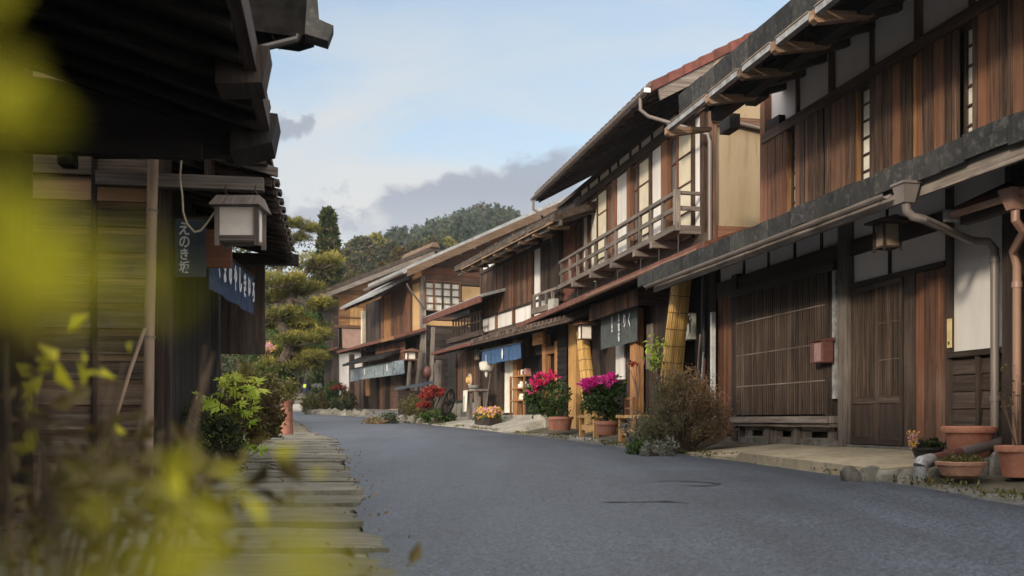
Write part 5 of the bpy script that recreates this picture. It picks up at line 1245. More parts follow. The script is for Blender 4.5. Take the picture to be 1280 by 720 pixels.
# asphalt repair patch with a rough edge, lying on the road
def blob(name, mat, cx, cy, rx, ry, dz, seed, n=40, rough=.25):
    b = B(); pts = [(cx, cy, 0)]
    for i in range(n):
        a = 2*PI*i/n; k = 1+rough*mnoise.noise(Vector((math.cos(a)*1.6, math.sin(a)*1.6, seed)))+rough*.4*mnoise.noise(Vector((math.cos(a)*6, math.sin(a)*6, seed)))
        pts.append((cx+rx*k*math.cos(a), cy+ry*k*math.sin(a), 0))
    def zz(x, y):
        u = (x-lerp(RL, y))/(lerp(RR, y)-lerp(RL, y)); return gz(y)+.06*u*(1-u)+dz
    pts = [(x, y, zz(x, y)) for x, y, _ in pts]
    b.add(pts, [(0, i+1, (i+1) % n+1) for i in range(n)], None, .5)
    return tag(b.build(name, M[mat], None), kind='structure')
def crack(pts, w):
    b = B(); P_ = []; F = []
    n = len(pts)*4
    for i in range(n):
        u = i/(n-1)*(len(pts)-1); k = min(int(u), len(pts)-2); f_ = u-k
        x = pts[k][0]*(1-f_)+pts[k+1][0]*f_; y = pts[k][1]*(1-f_)+pts[k+1][1]*f_
        ww = w*(.4+.9*abs(mnoise.noise(Vector((x*5, y*5, 2)))))*math.sin(PI*(i+.5)/n)**.5; y += .04*mnoise.noise(Vector((x*4, 1, 5)))
        uu = (x-lerp(RL, y))/(lerp(RR, y)-lerp(RL, y)); z = gz(y)+.06*uu*(1-uu)+.006
        P_ += [(x, y-ww, z), (x, y+ww, z)]
    F = [(2*i, 2*i+2, 2*i+3, 2*i+1) for i in range(n-1)]
    b.add(P_, F, None, .5); tag(b.build('road_crack', M['crack'], None), kind='structure')
crack([at(x, 525, 1)[:1]+(0,) for x in ()] or [(.62, 6.95), (.85, 6.98), (1.1, 7.0), (1.22, 6.9)], .035)
crack([(1.05, 8.25), (1.3, 8.45), (1.55, 8.4), (1.72, 8.2), (1.62, 8.05), (1.35, 8.0)], .04)
# stony roadside strip between asphalt and house aprons
strip('roadside', 'gravel', lambda y: lerp(RR, y)-.12, lambda y: lerp(RR, y)+.7, -8, 26, .2, -.012, cols=4, rag=.08, zf=lambda x, y, u: gz(y)+.03*u)
def ap(y, n): return 6.32-n*1.0224-.213*y
strip('apron', 'concrete', lambda y: ap(y, 1.22), lambda y: ap(y, -.05), 8.75, 13.2, .15, .0, cols=6, rag=.05, thick=.3, zf=lambda x, y, u: min(.49, gz(y)+.10+.10*u) if y < 11.5 else gz(y)+.03+.12*u)
strip('apron', 'apron', lambda y: lerp(RR, y)+.25, lambda y: ap(y, -.8), 14.8, 23.7, .3, .0, cols=5, rag=.12, zf=lambda x, y, u: gz(y)+.02+.03*u)
# concrete ramp before the third house
H3X = lambda y, n: 1.2-n*1.057-.345*(y-23.7)
def z3(x, y, u): return gz(y)+.02+(max(0, .9-gz(y)-.02))*min(1, u*1.15)
strip('apron', 'apron', lambda y: lerp(RR, y)+.05, lambda y: H3X(y, -.1), 23.9, 34, .3, .0, cols=8, rag=.1, zf=z3)
H4X = lambda y, n: -3.52-n*1.093-.442*(y-38.8)
strip('apron', 'gravel', lambda y: lerp(RR, y)+.05, lambda y: H4X(y, -.1), 34.2, 52, .5, .0, cols=6, rag=.1, zf=lambda x, y, u: gz(y)+.02+.22*min(1, u*1.6))
# stone slabs along the left of the road
b = B(); y = 2.6
def pav_r(q): return lerp(RL, q)+.07+.16*mnoise.noise(Vector((q*1.1, 4.4, 0)))+.07*mnoise.noise(Vector((q*4.3, 8.4, 0)))+.03*mnoise.noise(Vector((q*13, 1.4, 0)))
while y < 24:
    L_ = random.choice([.4, .6, .8, 1.1])*random.uniform(.8, 1.2); z = gz(y+L_/2)+.022+random.uniform(-.006, .008); d0 = random.uniform(-.12, .12); r1 = random.random()
    cut = random.uniform(.35, .65); k = max(2, int(L_/.1)); tl = random.uniform(-.01, .01)
    for side in (0, 1):
        P_ = []
        for i in range(k+1):
            q = y+L_*i/k; w_ = 1.75+.1*mnoise.noise(Vector((q*2, 6, 0)))
            xr = pav_r(q)+d0*.35; xl = lerp(RL, q)-w_; xm = xl+(xr-xl)*cut+.02*math.sin(q*9)
            x0, x1 = (xl, xm-.006) if side == 0 else (xm+.006, xr)
            sk = d0*.25 if side else 0
            for j in range(7):
                u = j/6; x = x0+(x1-x0)*u; zz = z+tl*u+.012*mnoise.noise(Vector((x*2.5, q*9, 3)))+(-.012 if (j in (0, 6) or i in (0, k)) else 0)
                P_.append((x, q+sk*u-(.012*(i == k)), zz))
        m = 7; n = len(P_); F = [(i*m+j, i*m+j+1, (i+1)*m+j+1, (i+1)*m+j) for i in range(k) for j in range(6)]
        P_ += [(p[0], p[1], p[2]-.14) for p in P_]
        for j in range(6): F += [(j+1, j, n+j, n+j+1), (k*m+j, k*m+j+1, n+k*m+j+1, n+k*m+j)]
        for i in range(k): F += [(i*m, (i+1)*m, n+(i+1)*m, n+i*m), ((i+1)*m+6, i*m+6, n+i*m+6, n+(i+1)*m+6)]
        b.add(P_, F, None, r1*.6+random.random()*.4)
    y += L_+.004
tag(b.build('stone_paving', M['slab'], None), kind='structure')

# ================================================================== PLANTS
def pot(prof, loc, mat, label, cat='plant pot', group='clay pots in front of the houses', rim=None, n=28, build_soil=True, name='plant_pot'):
    t = thing(name, loc, label, cat, group)
    b = B(); b.lathe(prof, loc, n); b.build('bowl', M[mat], t, smooth=True)
    if rim: b = B(); b.lathe(rim, loc, n); b.build('rim', M[mat], t, smooth=True)
    if build_soil:
        r, z = prof[-1]; b = B(); b.lathe([(.001, z-.035), (r*.93, z-.03)], loc, n); b.build('soil', M['soil'], t)
    return t
def ell(c, r, n, hollow=.3):
    """points through an ellipsoid, denser outside"""
    v = rng.normal(size=(n, 3)); v /= np.linalg.norm(v, axis=1)[:, None]
    k = (hollow+(1-hollow)*rng.random(n)**.6)[:, None]
    return np.array(c)+v*k*np.array(r)
def clumps(c, r, k, n, cr, flat=1.0):
    """leaf points gathered in k clumps of radius cr spread through an ellipsoid"""
    cs = ell(c, r, k, .45); out = []
    for q in cs:
        m = max(3, int(n/k*rng.uniform(.5, 1.5))); s = cr*rng.uniform(.6, 1.3)
        out.append(q+np.clip(rng.normal(size=(m, 3)), -1.5, 1.5)*[s*.5, s*.5, s*.5*flat])
    return np.concatenate(out), cs
def stems(b, base, tips, r0=.02, r1=.005, bend=.1, n=5):
    base = Vector(base)
    for t in tips:
        t = Vector(t); mid = base.lerp(t, .5)+Vector((random.uniform(-1, 1), random.uniform(-1, 1), random.uniform(-.3, .6)))*bend*(t-base).length
        P_ = [base*(1-u)**2+mid*2*u*(1-u)+t*u*u for u in (0, .25, .5, .75, 1)]
        b.tube(P_, [r0*(1-u)+r1*u for u in (0, .25, .5, .75, 1)], n)
def bush(name, label, cat, c, r, mat, k, n, cr, size, group=None, base=None, asp=.5, stem_mat='twig', ns=10, up=0.0, extra=None):
    base = base or (c[0], c[1], c[2]-r[2])
    t = thing(name, base, label, cat, group)
    pts, cs = clumps(c, r, k, n, cr)
    pts = pts[pts[:, 2] > base[2]-.02]
    b = B(); b.leaves(pts, size, asp, up); b.build('foliage', M[mat], t)
    b = B(); stems(b, base, [tuple(q) for q in cs[:ns]], .02*max(1, r[2]), .004); b.build('stems', M[stem_mat], t)
    if extra: extra(t, cs)
    return t
# dry brown bush by the tall reed blind
cb = H1.P(H1.S(856, 1.1), 1.1, 0); gy = gz(cb[1])
t = thing('dry_bush', (cb[0], cb[1], gy), 'large dry brown twiggy bush beside the slatted bay of the nearest house', 'bush')
b = B(); tips = []
for i in range(230):
    a = random.uniform(0, 2*PI); e = random.uniform(.12, 1.45); L_ = random.uniform(.78, 1.02)*(1-.10*abs(math.cos(e)))
    tips.append((cb[0]+math.cos(a)*math.cos(e)*L_*.78, cb[1]+math.sin(a)*math.cos(e)*L_*.6, gy+.08+math.sin(e)*L_*1.12))
stems(b, (cb[0], cb[1], gy-.02), tips, .012, .002, .12, 4); b.build('twigs', M['twig'], t)
pts = []
for q in tips:
    q = Vector(q); o_ = Vector((cb[0], cb[1], gy+.15))
    for _ in range(75):
        u = random.uniform(.45, 1.03); pts.append(o_.lerp(q, u)+Vector([random.gauss(0, .04) for _ in range(3)]))
pts = np.array([tuple(p) for p in pts]); 
b = B(); b.leaves(pts, .045, .32, .3, rnd=np.clip(.5+(pts[:, 0]-cb[0])*.55+(pts[:, 2]-gy-.6)*.15+rng.normal(size=len(pts))*.2, 0, 1)); b.build('dead_leaves', M['l_dry'], t)
# silver and moss plants at its foot
c = at(822, 574, 12.6)
bush('silver_plant', 'small pale silvery creeping plant at the road edge below the dry bush', 'plant', (c[0], 12.6, gz(12.6)+.10), (.26, .18, .12), 'l_silver', 20, 420, .07, .05, up=.3)
c = at(800, 568, 13.0)
bush('low_weed', 'low green weed in the drain gap between benches and dry bush', 'plant', (c[0], 13.0, gz(13)+.07), (.2, .2, .15), 'l_green', 16, 420, .07, .05)
c = at(793, 505, 14.3)
bush('grey_green_plant', 'small grey green plant growing left of the dry bush in front of the bench', 'plant', (c[0], 14.3, gz(14.3)+.32), (.20, .2, .28), 'l_silver', 22, 600, .08, .05)
# ---- clay pots at the right
def P3(px, py, Y): return at(px, py, Y)
def zrow(Y, py): return CZ+(HY-py)/FPX*Y
Y = 8.9; c = P3(1211, 574, Y); k = FPX/Y
t = pot([(.155, 0), (.165, .01), (.20, .24), (.205, .245)], (c[0], Y, zrow(Y, 571)), 'terra', 'largest clay pot, wide and empty, standing on the ledge by the downpipe', rim=[(.19, .215), (.225, .215), (.235, .235), (.235, .265), (.215, .275), (.195, .27)])
Y = 8.25; c = P3(1201, 596, Y)
t = pot([(.11, 0), (.15, .02), (.185, .10), (.19, .115)], (c[0], Y, zrow(Y, 597)), 'terrad', 'shallow weathered clay bowl of mossy weeds in front of the largest pot', rim=[(.175, .10), (.20, .105), (.205, .13), (.18, .135)])
b = B(); pp = ell((c[0], Y, zrow(Y, 597)+.13), (.18, .18, .05), 900, 0); b.leaves(pp, .045, .25, 1.2); b.build('weeds', M['l_moss'], t)
Y = 8.1; c = P3(1275, 598, Y)
t = pot([(.15, 0), (.155, .02), (.185, .22), (.19, .225)], (c[0]+.02, Y, zrow(Y, 596)), 'terra', 'clay pot cut by the right edge with a bare stem behind it', rim=[(.18, .205), (.205, .205), (.21, .22), (.21, .25), (.185, .255)])
b = B(); stems(b, (c[0]-.0, Y, zrow(Y, 575)), [P3(1262+random.uniform(-14, 14), 470+random.uniform(-30, 40), Y+.1) for _ in range(7)], .008, .002, .05, 4); b.build('stems', M['twig'], t)
b = B(); b.leaves(np.array([P3(1262+random.uniform(-16, 16), random.uniform(455, 520), Y+.1) for _ in range(60)]), .03, .5); b.build('leaves', M['l_olive'], t)
Y = 9.3; c = P3(1159, 575, Y)
t = pot([(.095, 0), (.10, .01), (.14, .115), (.145, .12)], (c[0], Y, zrow(Y, 576)), 'plastic', 'small black plastic pot of purple leaves beside the sliding door', rim=[(.135, .11), (.15, .11), (.15, .125), (.135, .125)])
b = B(); pp = ell((c[0]+.03, Y, zrow(Y, 560)+.02), (.14, .12, .05), 260, 0); b.leaves(pp, .05, .5, .8); b.build('purple_leaves', M['l_dark'], t)
b = B(); pp = np.array([(c[0]-.14+random.uniform(-.035, .045), Y+random.uniform(-.04, .04), zrow(Y, 562)+random.uniform(0, .16)) for _ in range(110)]); b.leaves(pp, .035, .5, .5); b.build('blossoms', M['l_pink'], t)
# drain pipe lying by the pots
p0, p1, p2, p3 = P3(1150, 600, 8.35), P3(1150, 583, 8.35), P3(1158, 578, 8.4), P3(1250, 556, 8.85)
t = thing('ground_pipe', p0, 'bent clay drain pipe running along the ground behind the pots', 'pipe')
b = B(); b.tube([P3(1150, 605, 8.35), p1], .055, 12); b.tube([p1, P3(1152, 578, 8.36), P3(1160, 576, 8.42), P3(1164, 575, 8.45)], .058, 12); b.build('elbow', M['lead'], t, smooth=True)
b = B(); b.tube([P3(1163, 575, 8.45), P3(1200, 566, 8.6)], .048, 12); b.build('red_section', M['mail'], t, smooth=True)
b = B(); b.tube([P3(1200, 566, 8.6), P3(1258, 550, 8.9)], .046, 12); b.build('grey_section', M['gutter'], t, smooth=True)
# stones at the edge of the apron
for i, (px, py, w, h) in enumerate(((1112, 598, .30, .14), (1088, 594, .26, .12), (1174, 601, .34, .17), (1228, 588, .32, .18), (1252, 580, .25, .2), (1062, 591, .2, .1), (1137, 601, .18, .13))):
    Y = 8.55+random.uniform(-.1, .2); c = P3(px, py, Y); b = B(); m = 10
    prof = [(w*.32, -.1), (w*.52, -.02), (w*.5, h*.6), (w*.34, h*.95), (.01, h)]
    b.lathe(prof, (c[0], Y, c[2]-h*.4), m, sy=.6)
    for j in range(len(b.V)): b.V[j] = b.V[j]+np.array([mnoise.noise_vector(Vector(v*6))*.045 for v in b.V[j]])
    tag(b.build('edge_stone', M['stone'], None, smooth=True), 'rough stone set along the edge of the concrete in front of the nearest house', 'stone', 'rough stones along the road edge')
# ---- second house: benches, flower pots
def bench(label, a0, a1, n0, n1, z0, h):
    t = thing('bench', H1.P((a0+a1)/2, (n0+n1)/2, z0), label, 'bench', 'new pale wooden benches by the second house')
    part('seat', 'pale', t, H1, lambda b: b.box(a0, a1, n0, n1, z0+h-.05, z0+h), bevel=.005)
    parts('leg', 'pale', t, H1, lambda b: [b.box(s, s+.07, n, n+.09, z0, z0+h-.051) for s in (a0+.06, a1-.13) for n in (n0+.03, n1-.12)] and None)
    part('rail', 'pale', t, H1, lambda b: (b.box(a0+.131, a1-.131, n1-.10, n1-.06, z0+.13, z0+.24), b.box(a0+.07, a0+.12, n0+.121, n1-.121, z0+.14, z0+.24)))
    return t
X1 = H1.S
z0 = CZ-.34; 
bench('pale wooden bench beside the timber post, its left end by the narrow reed blind', X1(745, .75), X1(724, .75), .35, .8, .47, .42)
bench('pale wooden bench just left of the dry brown bush carrying a small framed board', X1(803, 1.0), X1(773, 1.0), .55, 1.05, .42, .46)
a = X1(787, .8)
t = thing('framed_board', H1.P(a, .8, .88), 'little orange wooden frame standing on the right bench', 'frame')
part('frame', 'orange', t, H1, lambda b: (b.box(a-.22, a-.18, .78, .82, .88, 1.18), b.box(a+.18, a+.22, .78, .82, .88, 1.18), b.box(a-.18, a+.18, .78, .82, 1.14, 1.18), b.box(a-.18, a+.18, .78, .82, .98, 1.01)))
def flowerpot(label, px, py, Y, r, h, pts_c, rad, mat, fc, fr_, fmat, nl=1500, nf=260, fs=.085, potmat='terra', group='tall potted chrysanthemums'):
    c = at(px, py, Y); t = pot([(r*.72, 0), (r*.76, .01), (r*.95, h-.04), (r*.97, h-.03)], c, potmat, label, 'potted plant', group, rim=[(r*.93, h-.06), (r*1.06, h-.06), (r*1.08, h-.02), (r*1.05, h), (r*.95, h)], name='potted_plant')
    cc = at(*pts_c); p, cs = clumps(cc, rad, 30, nl, .14); b = B(); b.leaves(p, .09, .6); b.build('foliage', M['l_green'], t)
    b = B(); stems(b, (c[0], Y, c[2]+h-.03), [tuple(q) for q in cs[:14]], .012, .004, .06); b.build('stems', M['twig'], t)
    b = B()
    for (fx, fy, frx, frz, m) in fc:
        q = at(fx, fy, Y); p = ell((q[0], Y-.05, q[2]), (frx, rad[1]*.9, frz), m, .5); 
        for z in p:
            k = 7; b.leaves(z+rng.normal(size=(k, 3))*.012, fs, .45, .25)
    b.build('blossoms', M[fmat], t)
    return t
flowerpot('clay pot of magenta chrysanthemums between the two benches', 758, 544, 17.0, .20, .24, (756, 498, 17.0), (.34, .3, .30), 'l_green', [(749, 477, .27, .08, 42), (735, 482, .16, .09, 26), (764, 474, .1, .06, 12)], None, 'l_mag')
flowerpot('pot of tall crimson chrysanthemums left of the pale timber post', 694, 538, 21.5, .17, .28, (683, 497, 21.5), (.42, .35, .32), 'l_green', [(680, 474, .30, .17, 36), (670, 486, .18, .16, 20), (688, 468, .12, .15, 10)], None, 'l_crim')
t = flowerpot('wider clay pot of bare twiggy plant beside the crimson flowers', 703, 538, 21.0, .22, .29, (701, 500, 21), (.16, .2, .42), 'l_green', [(704, 500, .15, .3, 3)], None, 'l_dry', nl=260)
# berries branch and yellow-green climber near entrance
c = at(792, 470, 16.0)
t = thing('berry_branch', (c[0], 16, .9), 'bare branching twig with bright red berries on the right bench', 'branch')
b = B(); stems(b, at(797, 500, 16), [at(x, y, 16) for x, y in ((789, 443), (783, 452), (792, 432), (800, 436), (806, 448), (786, 458))], .012, .004, .12); b.build('twigs', M['copper'], t)
b = B(); b.leaves(np.array([at(791+random.gauss(0, 1.6), 455+random.gauss(0, 1.6), 15.9) for _ in range(30)]), .05, .9); b.build('berries', M['l_red'], t)
bush('tall_climber', 'thin yellow-green leafy plant climbing between the bare board and the tall reed blind', 'plant', at(820, 446, 14.9), (.12, .12, .38), 'l_bright', 14, 110, .08, .09, base=(at(826, 500, 14.9)[0], 14.9, .5))
# ---- around third and fourth house
def bonsai():
    Y = 30; c = at(540, 520, Y)
    t = thing('red_maple', c, 'small maple with flat tiers of bright red leaves near the leaning wheel', 'tree')
    b = B(); stems(b, c, [at(x, y, Y+random.uniform(-.3, .3)) for x, y in ((528, 488), (540, 486), (552, 492), (535, 500), (524, 507), (545, 498))], .05, .015, .15, 6); b.build('trunk', M['bark_t'], t)
    b = B()
    for x, y, rx, rz, n in ((541, 488, .34, .09, 700), (551, 492, .22, .07, 380), (533, 495, .25, .08, 380), (530, 506, .24, .10, 420), (541, 486, .15, .08, 200)):
        q = at(x, y, Y); b.leaves(ell(q, (rx, .35, rz), n, .1), .085, .6)
    b.build('foliage', M['l_red'], t)
bonsai()
q = at(520, 512, 31); bush('rounded_shrub', 'yellow-green rounded shrub at the left foot of the red maple', 'shrub', (q[0], 31, q[2]), (.42, .5, .42), 'l_moss', 40, 1500, .16, .10)
q = at(536, 518, 29.5); bush('green_shrub', 'low bright green grass tuft under the red maple', 'shrub', (q[0]+.3, 29.5, q[2]-.1), (.55, .3, .16), 'l_green', 30, 900, .14, .10, up=.8)
q = at(489, 524, 31); bush('green_shrub', 'low dark green weed clump at the road edge left of the maple', 'shrub', (q[0], 30.5, q[2]-.05), (.3, .3, .15), 'l_dark', 18, 500, .14, .10)
q = at(475, 526, 31); bush('brown_weed', 'rusty brown low weed clump at the road edge near the fourth house', 'shrub', (q[0], 30.0, q[2]-.05), (.34, .3, .12), 'l_dry', 18, 500, .12, .09)
# leaning wheel
c = at(562, 520, 28.5)
t = thing('cart_wheel', c, 'dark wooden cart wheel leaning against the stone base by the red maple', 'wheel')
wc = Vector(at(560, 503, 28.5)); ux = Vector((.35, .93, 0)).normalized(); uz = Vector((.22, -.1, .95)).normalized()
b = B(); b.tube([wc+(ux*math.cos(a)+uz*math.sin(a))*.36 for a in np.linspace(0, 2*PI, 25)], .05, 6); b.build('rim', M['black'], t, smooth=True)
b = B(); b.tube([wc-ux.cross(uz)*.08, wc+ux.cross(uz)*.08], .09, 8); b.build('hub', M['black'], t)
b = SB(); [b.tube([wc, wc+(ux*math.cos(a)+uz*math.sin(a))*.35], .022, 5) for a in np.linspace(0, 2*PI, 9)[:-1]]; b.build('spoke', M['dark'], t)
# stones of road edge far
for i in range(9):
    px = 500+i*14+random.uniform(-4, 4); Y = 31.5-i*.45; c = at(px, 521, Y)
    if px > 560: break
    b = B(); w = random.uniform(.25, .5); b.lathe([(w*.4, -.1), (w*.5, .05), (w*.3, .2), (.01, .24)], (c[0], Y, gz(Y)+.02), 9, sy=.7)
    for j in range(len(b.V)): b.V[j] = b.V[j]+np.array([mnoise.noise_vector(Vector(v*5))*.07 for v in b.V[j]])
    tag(b.build('edge_stone', M['stone'], None, smooth=True), 'rough pale stone bordering the planting below the fourth house corner', 'stone', 'rough stones below the fourth house')
# row of potted shrubs along the far bend
far = [(397, 497, 'l_dark', 'dark clipped shrub'), (408, 500, 'l_olive', 'olive brown shrub'), (420, 492, 'l_green', 'tall green potted shrub with red blossoms'), (432, 500, 'l_olive', 'brownish potted shrub in a clay pot'), (389, 508, 'l_moss', 'mossy low shrub'), (426, 508, 'l_dark', 'very low dark shrub')]
for i, (px, py, m, nm) in enumerate(far):
    Y = 47-i*.8; q = at(px, py, Y); r_ = random.uniform(.38, .5)
    t = bush('roadside_shrub', nm+' in the row below the white wall', 'shrub', q, (r_, .4, r_*1.1), m, 26, 900, .2, .13, 'shrubs along the bend', base=(q[0], Y, gz(Y)+.05))
    if 'red blossoms' in nm: b = B(); b.leaves(ell(at(424, 484, Y-.4), (.55, .3, .12), 120, .2), .10, .7); b.build('blossoms', M['l_red'], t)
    if 'clay pot' in nm: b = B(); b.lathe([(.2, 0), (.28, .4), (.3, .42)], at(432, 515, Y-.5), 14); b.build('pot', M['terra'], t, smooth=True)
for i in range(14):
    px = 382+i*6.2; Y = 44-i*.35; b = B(); w = random.uniform(.3, .55); c = at(px, 517, Y)
    b.lathe([(w*.4, -.1), (w*.5, .06), (w*.35, .22), (.01, .27)], (c[0], Y, gz(Y)+.0), 9, sy=.7)
    for j in range(len(b.V)): b.V[j] = b.V[j]+np.array([mnoise.noise_vector(Vector(v*4))*.09 for v in b.V[j]])
    tag(b.build('edge_stone', M['stone'], None, smooth=True), 'rough stone in the low border under the shrubs at the bend', 'stone', 'border stones at the bend')
# covered cart/stand near bend
c = at(396, 505, 50)
t = thing('covered_stand', c, 'dark cloth covered stand at the bend beside the clipped shrub', 'stand')
b = B(); b.hexa([at(389, 500, 50), at(404, 500, 50), at(404, 500, 51), at(389, 500, 51), at(391, 480, 50), at(402, 479, 50), at(402, 479, 50.8), at(391, 480, 50.8)]); b.build('cover', M['charcoal'], t)
b = SB(); [b.tube([at(x, 500, 50.2), at(x, 512, 50.2)], .05, 6) for x in (391, 402)]; b.build('leg', M['dark'], t)
# ---- person in a high visibility vest
def person():
    Y = 105; s = FPX/Y; base = at(381, 497.5, Y); x0, z0 = base[0], gz(Y)+.02+hill(base[0], Y)*0
    z0 = base[2]
    t = thing('person', (x0, Y, z0), 'person far down the lane in a bright yellow vest and dark blue trousers', 'person')
    H = 1.72
    def skin(name, verts, edges, radii, mat, sub=2):
        me = bpy.data.meshes.new(name); me.from_pydata(verts, edges, []); o = bpy.data.objects.new(name, me); COL.objects.link(o); o.parent = t
        me.materials.append(M[mat]); m = o.modifiers.new('skin', 'SKIN'); m.use_smooth_shade = True
        for v, r in zip(me.skin_vertices[0].data, radii): v.radius = (r, r*.8)
        me.skin_vertices[0].data[0].use_root = True
        o.modifiers.new('sub', 'SUBSURF').levels = 1; o.modifiers['sub'].render_levels = sub; return o
    V = [(0,0,.95),(0,0,1.2),(0,0,1.42),(0,0,1.52),(0,-.01,1.62),(0,0,1.70), (.17,0,1.40),(.23,.02,1.12),(.21,-.12,.90),(-.17,0,1.40),(-.24,0,1.12),(-.25,-.06,.88),(.10,0,.88),(.12,-.06,.48),(.13,.04,.08),(.13,-.10,.04),(-.10,0,.88),(-.12,.05,.48),(-.14,.16,.08),(-.14,.04,.04)]
    E_ = [(0,1),(1,2),(2,3),(3,4),(4,5),(2,6),(6,7),(7,8),(2,9),(9,10),(10,11),(0,12),(12,13),(13,14),(14,15),(0,16),(16,17),(17,18),(18,19)]
    Rr = [.15,.14,.16,.06,.10,.08,.07,.05,.04,.07,.05,.04,.10,.075,.05,.045,.10,.075,.05,.045]
    skin('body', V, E_, Rr, 'person_dark')
    skin('safety_vest', [(0,0,.98),(0,0,1.2),(0,0,1.42),(.15,0,1.42),(-.15,0,1.42)], [(0,1),(1,2),(2,3),(2,4)], [.17,.16,.18,.08,.08], 'vest')
    skin('hair', [(0,.02,1.66),(0,.01,1.74)], [(0,1)], [.095,.07], 'iron')
    t['label'] = 'person far down the lane in a bright yellow vest and dark trousers'
M['vest'] = plain('yellow_vest', (.50,.75,.05), .7); M['person_dark'] = plain('dark_blue_clothes', (.02,.03,.08), .9)
person()
# ---- left: red post planter
Y = 21.5; c = at(358, 546, Y)
t = thing('red_post', c, 'stout flaking red post on a square base topped by a leafy plant', 'post')
b = B(); b.lathe([(.15, .05), (.14, .3), (.135, .72), (.15, .74), (.15, .78), (.10, .78)], c, 18); b.build('shaft', M['postred'], t, smooth=True)
b = B(); b.box(c[0]-.26, c[0]+.26, Y-.26, Y+.26, c[2]-.05, c[2]+.05); b.build('base', M['stone'], t, bevel=.02)
p, cs = clumps((c[0], Y, c[2]+.98), (.26, .26, .26), 24, 800, .12); b = B(); b.leaves(p, .08, .5, .3); b.build('plant', M['l_moss'], t)
# ---- fatsia with big bright leaves by the left house corner
def fatsia(c, w, h, nl, label):
    t = thing('broad_leaf_shrub', c, label, 'shrub')
    bl = B(); bs = B()
    for i in range(nl):
        u = i/nl; hx = c[0]+random.uniform(-w, w); hy = c[1]+random.uniform(-.35, .35); hz = c[2]+h*(.08+.92*random.random()**.8)
        tip = Vector((hx, hy, hz)); stems(bs, c, [tuple(tip)], .008, .004, .06, 4)
        tiltv = Vector((random.uniform(-.5, .5), -random.uniform(.2, .9), random.uniform(.35, 1))).normalized()
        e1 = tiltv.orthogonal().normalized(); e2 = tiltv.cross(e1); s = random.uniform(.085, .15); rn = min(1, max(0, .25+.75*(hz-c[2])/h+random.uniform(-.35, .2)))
        for k in range(7):
            a = (k-3)*.72+random.uniform(-.1, .1); d1 = (e1*math.cos(a)+e2*math.sin(a)); L_ = s*(1-.08*abs(k-3)); pw = d1.cross(tiltv)*L_*.17
            q0 = tip; q1 = tip+d1*L_*.55+pw-tiltv*.004; q2 = tip+d1*L_-tiltv*L_*.18; q3 = tip+d1*L_*.55-pw-tiltv*.004; qm = tip+d1*L_*.55+tiltv*-.018
            bl.add([tuple(q) for q in (q0, q1, q2, q3, qm)], [(0, 1, 4), (1, 2, 4), (2, 3, 4), (3, 0, 4)], None, rn, raw=True)
    bl.build('leaves', M['l_bright'], t); bs.build('stems', M['twig'], t)
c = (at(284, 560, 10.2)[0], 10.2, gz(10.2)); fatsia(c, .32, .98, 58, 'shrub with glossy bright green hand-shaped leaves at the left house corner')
c = (at(245, 560, 9.4)[0], 9.4, gz(9.4))
bush('dark_shrub', 'dense dark shrub at the foot of the left house behind the blurred twigs', 'shrub', (c[0], 9.4, c[2]+.25), (.5, .45, .32), 'l_dark', 40, 2200, .12, .06, 'hedge shrubs along the left wall')
for i, (px, py, Y, r_, m, lab) in enumerate(((315, 505, 14, .45, 'l_olive', 'olive brown shrub right behind the bright hand-leaved shrub'), (318, 522, 18, .30, 'l_dark', 'dark low shrub left of the red post'), (318, 480, 17, .42, 'l_moss', 'yellow-green shrub under the twisted pine limbs'), (300, 520, 12.5, .35, 'l_olive', 'small brown-green shrub at the edge of the stone paving'), (336, 538, 19.5, .2, 'l_dark', 'flat dark shrub at the base of the red post'))):
    q = at(px, py, Y); bush('dark_shrub', lab, 'shrub', q, (r_, r_, r_*.9), m, 40, 2000, .15, .075, 'hedge shrubs along the left wall', base=(q[0], Y, gz(Y)))
# hedge and garden behind left
for i, (px, py, Y, rx, rz, m, lab) in enumerate(((352, 425, 34, 1.6, 1.2, 'l_green', 'bright green garden bush behind the pine trunk'), (300, 440, 40, 2.6, 1.7, 'l_dark', 'dark garden bush left behind the pine'), (335, 480, 30, .85, .6, 'l_green', 'green clipped bush below the lowest pine tier'), (340, 340, 60, 5, 3.0, 'l_olive', 'wide brown autumn tree crown behind the pine'), (398, 425, 80, 2.4, 2.2, 'l_olive', 'brown autumn tree beyond the lane right of the pine'), (300, 380, 50, 4, 3.5, 'l_dark', 'tall dark evergreen mass behind the left wing wall'))):
    q = at(px, py, Y); bush('garden_bush', lab, 'bush', q, (rx, rx*.7, rz), m, 60, 3200, rx*.2, .16*Y/40, 'garden bushes behind the pine', base=(q[0], Y, gz(Y)), ns=16)
q = at(332, 436, 26); bush('azalea', 'small dusty pink flowering bush under the left wing wall', 'bush', q, (.22, .2, .12), 'l_pink', 10, 220, .08, .07)
